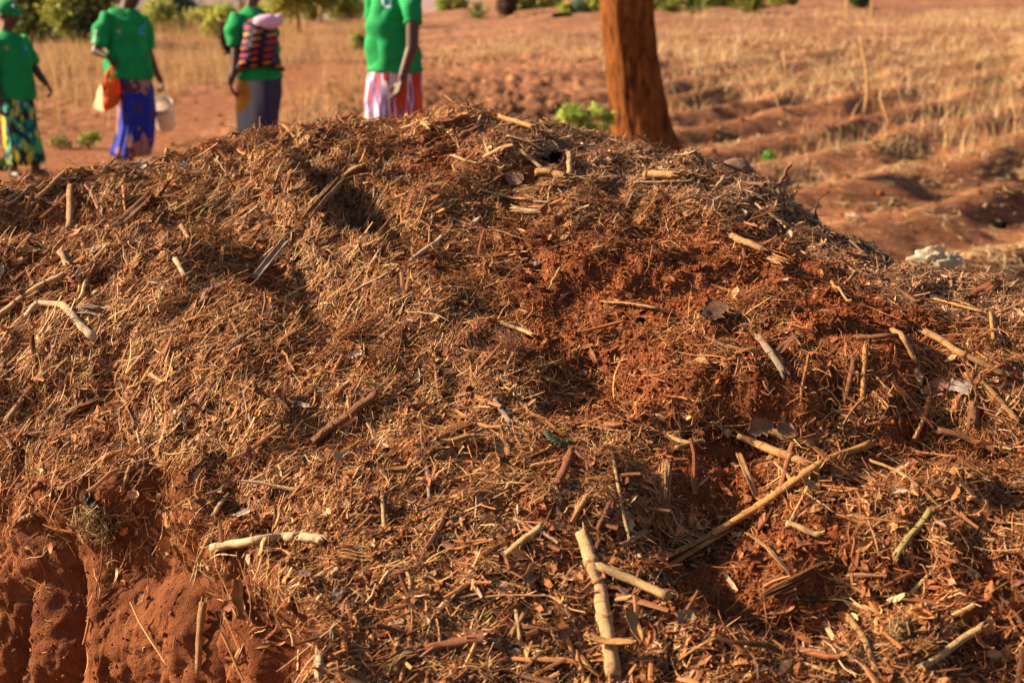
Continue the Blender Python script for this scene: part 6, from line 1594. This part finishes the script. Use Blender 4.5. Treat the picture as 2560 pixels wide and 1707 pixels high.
# orange shopping bag hanging from her hand
M_ORG = plain_mat('orange_bag_cloth', (0.80, 0.14, 0.012), rough=0.6, nscale=25, var=0.15, trans=0.25)
def shopping_bag(Y):
    pts = {'tl': (848, 705), 'tr': (1012, 655), 'br': (1003, 872), 'bm': (872, 944), 'bl': (788, 912)}
    o0 = c1(900, 930, Y); e = empty('shopping_bag', o0, 'orange cloth shopping bag hanging from the hand of the blue skirted woman', 'bag')
    A = c1(848, 705, Y+.05)-o0; B = c1(1012, 655, Y+.05)-o0; Cc = c1(1003, 872, Y+.05)-o0; D = c1(788, 912, Y+.05)-o0
    fA = A+[0.035, -.12, -.01]; fB = B+[0.0, -.12, 0]; fC = Cc+[0, -.12, -0.01]; fD = c1(872, 944, Y-.07)-o0
    def quad(mb, a, b, c, d, n=14, bulge=0.02, dirv=(0, -1, 0)):
        s, t = np.meshgrid(np.linspace(0, 1, n), np.linspace(0, 1, n), indexing='ij'); s = s.ravel()[:, None]; t = t.ravel()[:, None]
        V = a*(1-s)*(1-t)+b*s*(1-t)+c*s*t+d*(1-s)*t
        V = V+np.array(dirv)*bulge*(16*s*(1-s)*t*(1-t))+0.008*fbm(V*14, 2, 8)[:, None]*np.array(dirv)
        V2 = V-np.array(dirv)*0.003; F = grid_faces(n, n); mb.add(np.concatenate([V, V2]), [F, F[:, ::-1]+n*n])
    mb = MB(); quad(mb, fA, fB, fC, fD); quad(mb, A, B, Cc, D, dirv=(0, 1, 0)); quad(mb, fB, B, Cc, fC, dirv=(1, 0, 0)); quad(mb, D, fD, fC, Cc, dirv=(0, 0, -1), bulge=.005)
    mb.build('body', M_ORG, e)
    mb = MB(); quad(mb, A, fA, fD, D, dirv=(-1, 0, 0)); mb.build('side_panel', plain_mat('sunlit_bag_side', (0.85, 0.5, 0.3), var=0.1), e)  # sunlight on the bag's left side put into a paler colour
    H_ = c1(945, 548, Y-.02)-o0
    for yy, a, b in ((0, A, B), (1, fA, fB)):
        mb = MB(); p0 = a*.75+b*.25; p1 = a*.35+b*.65; P_ = np.array([p0-[0, 0, .03], p0*.6+H_*.4+[-.01, 0, 0.02], H_*.9+p0*.1, H_+[0, 0, .012], H_*.9+p1*.1, p1*.6+H_*.4+[.01, 0, .02], p1-[0, 0, .03]])
        t = np.linspace(0, 6, 25); P2 = np.stack([np.interp(t, np.arange(7), P_[:, k]) for k in range(3)], 1)
        tube(mb, P2, 0.014, 8, flat=0.3); mb.build('handle', M_ORG, e)
shopping_bag(13.42)
def bucket(Y):
    b = c1(1395, 1062, Y); e = empty('bucket', b, 'translucent white plastic bucket hanging from a wire handle behind the blue skirt', 'bucket')
    t = c1(1385, 812, Y)-b; ax = nrm(t); H_ = np.linalg.norm(t)
    T = np.array([ax]*6); X = nrm(np.cross([0, 1, 0], ax)); Yv = np.cross(ax, X)
    def ring(h, r, n=40): th = np.linspace(0, 2*np.pi, n, endpoint=False); return ax*h+r*(np.cos(th)[:, None]*X+np.sin(th)[:, None]*Yv)
    prof = [(0.0, 0.0005), (0.0, .088), (.01, .093), (H_*.5, .101), (H_*.97, .108), (H_, .108), (H_, .104), (H_*.5, .097), (.012, .088), (.012, .0005)]
    # the mouth is tipped towards the camera so its dark oval shows
    tl = R(36); Rm = np.array([[1, 0, 0], [0, math.cos(tl), -math.sin(tl)], [0, math.sin(tl), math.cos(tl)]])
    V = np.concatenate([ring(h, r) for h, r in prof])@Rm.T; mb = MB(); mb.add(V, [grid_faces(len(prof), 40, True)])
    mb.build('shell', plain_mat('bucket_plastic', (0.92, 0.82, 0.72), rough=0.35, nscale=3, var=0.04, trans=0.4), e)
    for h in (H_*.985, H_*.86):
        mb = MB(); V = np.concatenate([ring(h-.008, .107), ring(h-.008, .114), ring(h+.008, .114), ring(h+.008, .107)])@Rm.T; mb.add(V, [grid_faces(4, 40, True)]); mb.build('rim', plain_mat('bucket_rim', (0.75, 0.55, 0.4), rough=.4, var=.05), e)
    hd = c1(1368, 765, Y)-b; a = (ax*H_*.93+X*.112)@Rm.T; c = (ax*H_*.93-X*.112)@Rm.T
    mb = MB(); P_ = np.array([a, a*.5+hd*.5+np.array([.02, 0, .01]), hd, c*.5+hd*.5+np.array([-.02, 0, .01]), c]); t_ = np.linspace(0, 4, 17)
    tube(mb, np.stack([np.interp(t_, np.arange(5), P_[:, k]) for k in range(3)], 1), .0028, 6); mb.build('handle', plain_mat('wire', (.35, .3, .25), rough=.4), e)
bucket(13.96)

# woman with a baby on her back
Y = 13.5; ox = 500
def r3(x0, x1, y, dep): return row(x0, x1, y, Y, dep, 500)
def c3(x, y, dy=0.0): return c1(x, y, Y+dy, 500)
f = c3(470, 1440); f[2] = float(terrain_base(f[0], Y))
p = Person('woman seen from behind in a grey sunburst skirt with a baby tied on', f)
hc = c3(445, -85); p.head(hc, 0.9, 1.0)
p.limb([c3(425, 110), hc+[0, 0, -.05]], [0.06, 0.056])
p.limb([c3(310, 200, -.1), c3(305, 420, -.16), c3(295, 570, -.18), c3(255, 700, -.2)], [0.055, 0.048, 0.042, 0.027])
p.hand(c3(256, 695, -.2), (0.12, -0.1, -1), (0.9, 0.2, 0), (0.2, 0.9, 0), 0.7)
p.limb([c3(560, 220, .12), c3(600, 420, .2), c3(560, 600, .24)], [0.055, 0.045, 0.034]); p.hand(c3(560, 590, .24), (-0.8, 0.3, -0.4), (0, 0, -1), (0, 1, 0), 0.7)
for q, d in ((400, -.05), (560, .08)):
    p.limb([c3(q, 800, d), c3(q, 1150, d), c3(q, 1400, d)], [0.09, 0.065, 0.036]); a = c3(q, 1400, d); a[2] = f[2]+.08; p.foot(a, (0.9, 0.4))
p.done()
p.shirt([r3(385, 500, 62, .07), r3(320, 560, 110, .11), r3(285, 600, 180, .16), r3(300, 640, 340, .17), r3(320, 670, 500, .18), r3(325, 690, 600, .19), r3(322, 690, 655, .19)],
        [([c3(340, 150, -.06), c3(300, 270, -.14), c3(308, 392, -.16)], [.085, .088, .085]), ([c3(545, 170, .06), c3(590, 290, .16)], [.08, .075])], shirt_mat('green_shirt'), 7, 0.010)
p.skirt([r3(318, 682, 640, .18), r3(305, 690, 780, .2), r3(298, 672, 920, .2), r3(305, 655, 1080, .2), r3(330, 660, 1250, .21), r3(350, 670, 1340, .2)], cloth_mat('grey'), 8, 6, 0.05)
mb = MB(); loft(mb, interp_rows([(*p.L(c3(440, 90)), .066, .06), (*p.L(c3(438, 66)), .060, .056), (*p.L(c3(436, 50)), .054, .052)], 6), 24); mb.build('collar', plain_mat('grey_collar', (0.30, 0.36, 0.42)), p.e)
cap_(p.e, p.hc, p.M, plain_mat('dark_green_cap', (0.005, 0.16, 0.05), var=.15), np.zeros(3))
# the wrap cloth round her back and the baby
mb = MB(); rr_ = []
for x0, x1, y, d0, d1 in ((430, 600, 175, -.22, .1), (405, 635, 205, -.35, .14), (392, 648, 290, -.42, .15), (385, 650, 380, -.42, .16), (370, 660, 450, -.38, .17), (350, 670, 510, -.30, .18), (345, 665, 548, -.24, .17)):
    a = p.L(c3(x0, y)); b = p.L(c3(x1, y)); yc = (d0+d1)/2; rr_.append(((a[0]+b[0])/2, yc, a[2], (b[0]-a[0])/2, (d1-d0)/2))
loft(mb, interp_rows(rr_, 30), 60, lambda th, k: .015*np.sin(9*th+8*k))
P_ = np.array([p.L(c3(300, 600, -.16)), p.L(c3(370, 540, -.24)), p.L(c3(480, 500, -.26)), p.L(c3(620, 545, -.2)), p.L(c3(690, 590, -.02))])
tube(mb, P_, [.02, .045, .05, .05, .035], 16, flat=.5)
remesh(mb, 'baby_wrap', cloth_mat('wrap'), p.e, .008, 2, wrinkle(None, .008, 9))
# baby, only the hatted head shows above the cloth
bc = c3(560, 205, -.26); e = empty('person', bc, 'baby in a soft pink hat tied in dark red and yellow cloth', 'person')
mb = MB(); Mx = head(mb, np.zeros(3), 0.6, 0.62); cap_tube(mb, (0, 0, -.04), (0, 0.02, -.12), .03, .045); cap_tube(mb, (-.02, 0.08, -.10), (-.02, .10, -.28), .05, .05)
for q in (-1, 1):
    cap_tube(mb, (q*.04-.02, .07, -.11), (q*.06-.02, .05, -.16), .022, .018); cap_tube(mb, (q*.03-.02, .10, -.28), (q*.05-.02, .07, -.34), .03, .025); hand(mb, np.array((q*.06-.02, .05, -.16)), (0, .3, -1), (1, 0, 0), (0, -1, 0), .9, .5)
remesh(mb, 'body', M_SKIN, e, .005, 1)
mb = MB(); g_lump(mb, np.array([.015, -.01, .02]), basis((0, 0, 1), R(8)), (.115, .08, .062), 77, .08); a = c3(680, 170, -.26)-bc; ellipsoid(mb, a+np.array([-.02, 0, .0]), (.045, .04, .042))
remesh(mb, 'hat', plain_mat('pink_hat', (0.80, 0.50, 0.66), var=.12, nscale=8, trans=.15), e, .006, 2, wrinkle(None, .006, 12))

# woman in the red and white skirt
Y = 9.5
f = c3(470, 1440, -4.0); f = c1(1630, 1668, Y, 500); f[2] = float(terrain_base(f[0], Y))
def c4(x, y, dy=0.0): return c1(x, y, Y+dy, 500)
p = Person('slim woman in a red, white and purple streaked skirt near the crest', f, .005)
hc = c4(1610, -330); p.head(hc, R(-160), 1.0)
p.limb([c4(1625, -90), hc+[0, 0, -.05]], [.056, .052])
p.limb([c4(1760, -20, -.14), c4(1785, 190, -.2), c4(1780, 400, -.22), c4(1700, 640, -.24), c4(1688, 680, -.24)], [.052, .044, .040, .028, .025])
p.hand(c4(1692, 668, -.24), c4(1625, 850, -.27)-c4(1692, 668, -.24), (-.6, -.3, 0), (-.8, .2, .2), .35, 1.0)
p.limb([c4(1480, -20, .1), c4(1450, 190, .16), c4(1470, 400, .16), c4(1440, 600, .1)], [.05, .042, .036, .026]); p.hand(c4(1441, 595, .1), (-.1, -.2, -1), (1, 0, 0), (0, -1, 0), .6)
for q, d in ((1560, -.06), (1700, .08)):
    p.limb([c4(q, 900, d), c4(q, 1300, d), c4(q, 1600, d)], [.09, .06, .036]); a = c4(q, 1600, d); a[2] = f[2]+.08; p.foot(a, (-.9, -.4))
p.done()
e1 = emb(0, f, [local(1556, 12, Y-.2, 500)])
m4 = shirt_mat('green_shirt_white_emblem', e1[0], None, ((0.75, 0.85, 0.9), (0.02, 0.40, 0.30)), .038)
r4 = lambda x0, x1, y, d: row(x0, x1, y, Y, d, 500)
p.shirt([r4(1565, 1690, -95, .07), r4(1490, 1740, -60, .11), r4(1445, 1790, 0, .13), r4(1420, 1800, 150, .14), r4(1408, 1810, 320, .145), r4(1408, 1850, 480, .155), r4(1412, 1868, 590, .16)],
        [([c4(1745, -30, -.1), c4(1785, 70, -.18), c4(1788, 195, -.2)], [.07, .064, .058]), ([c4(1480, -30, .08), c4(1445, 150, .14)], [.07, .06])], m4, 11, .009)
p.skirt([r4(1412, 1862, 580, .16), r4(1398, 1870, 700, .17), r4(1388, 1868, 850, .18), r4(1385, 1862, 1000, .185), r4(1390, 1860, 1250, .19), r4(1400, 1850, 1500, .19)], cloth_mat('red'), 13, 9, .055)
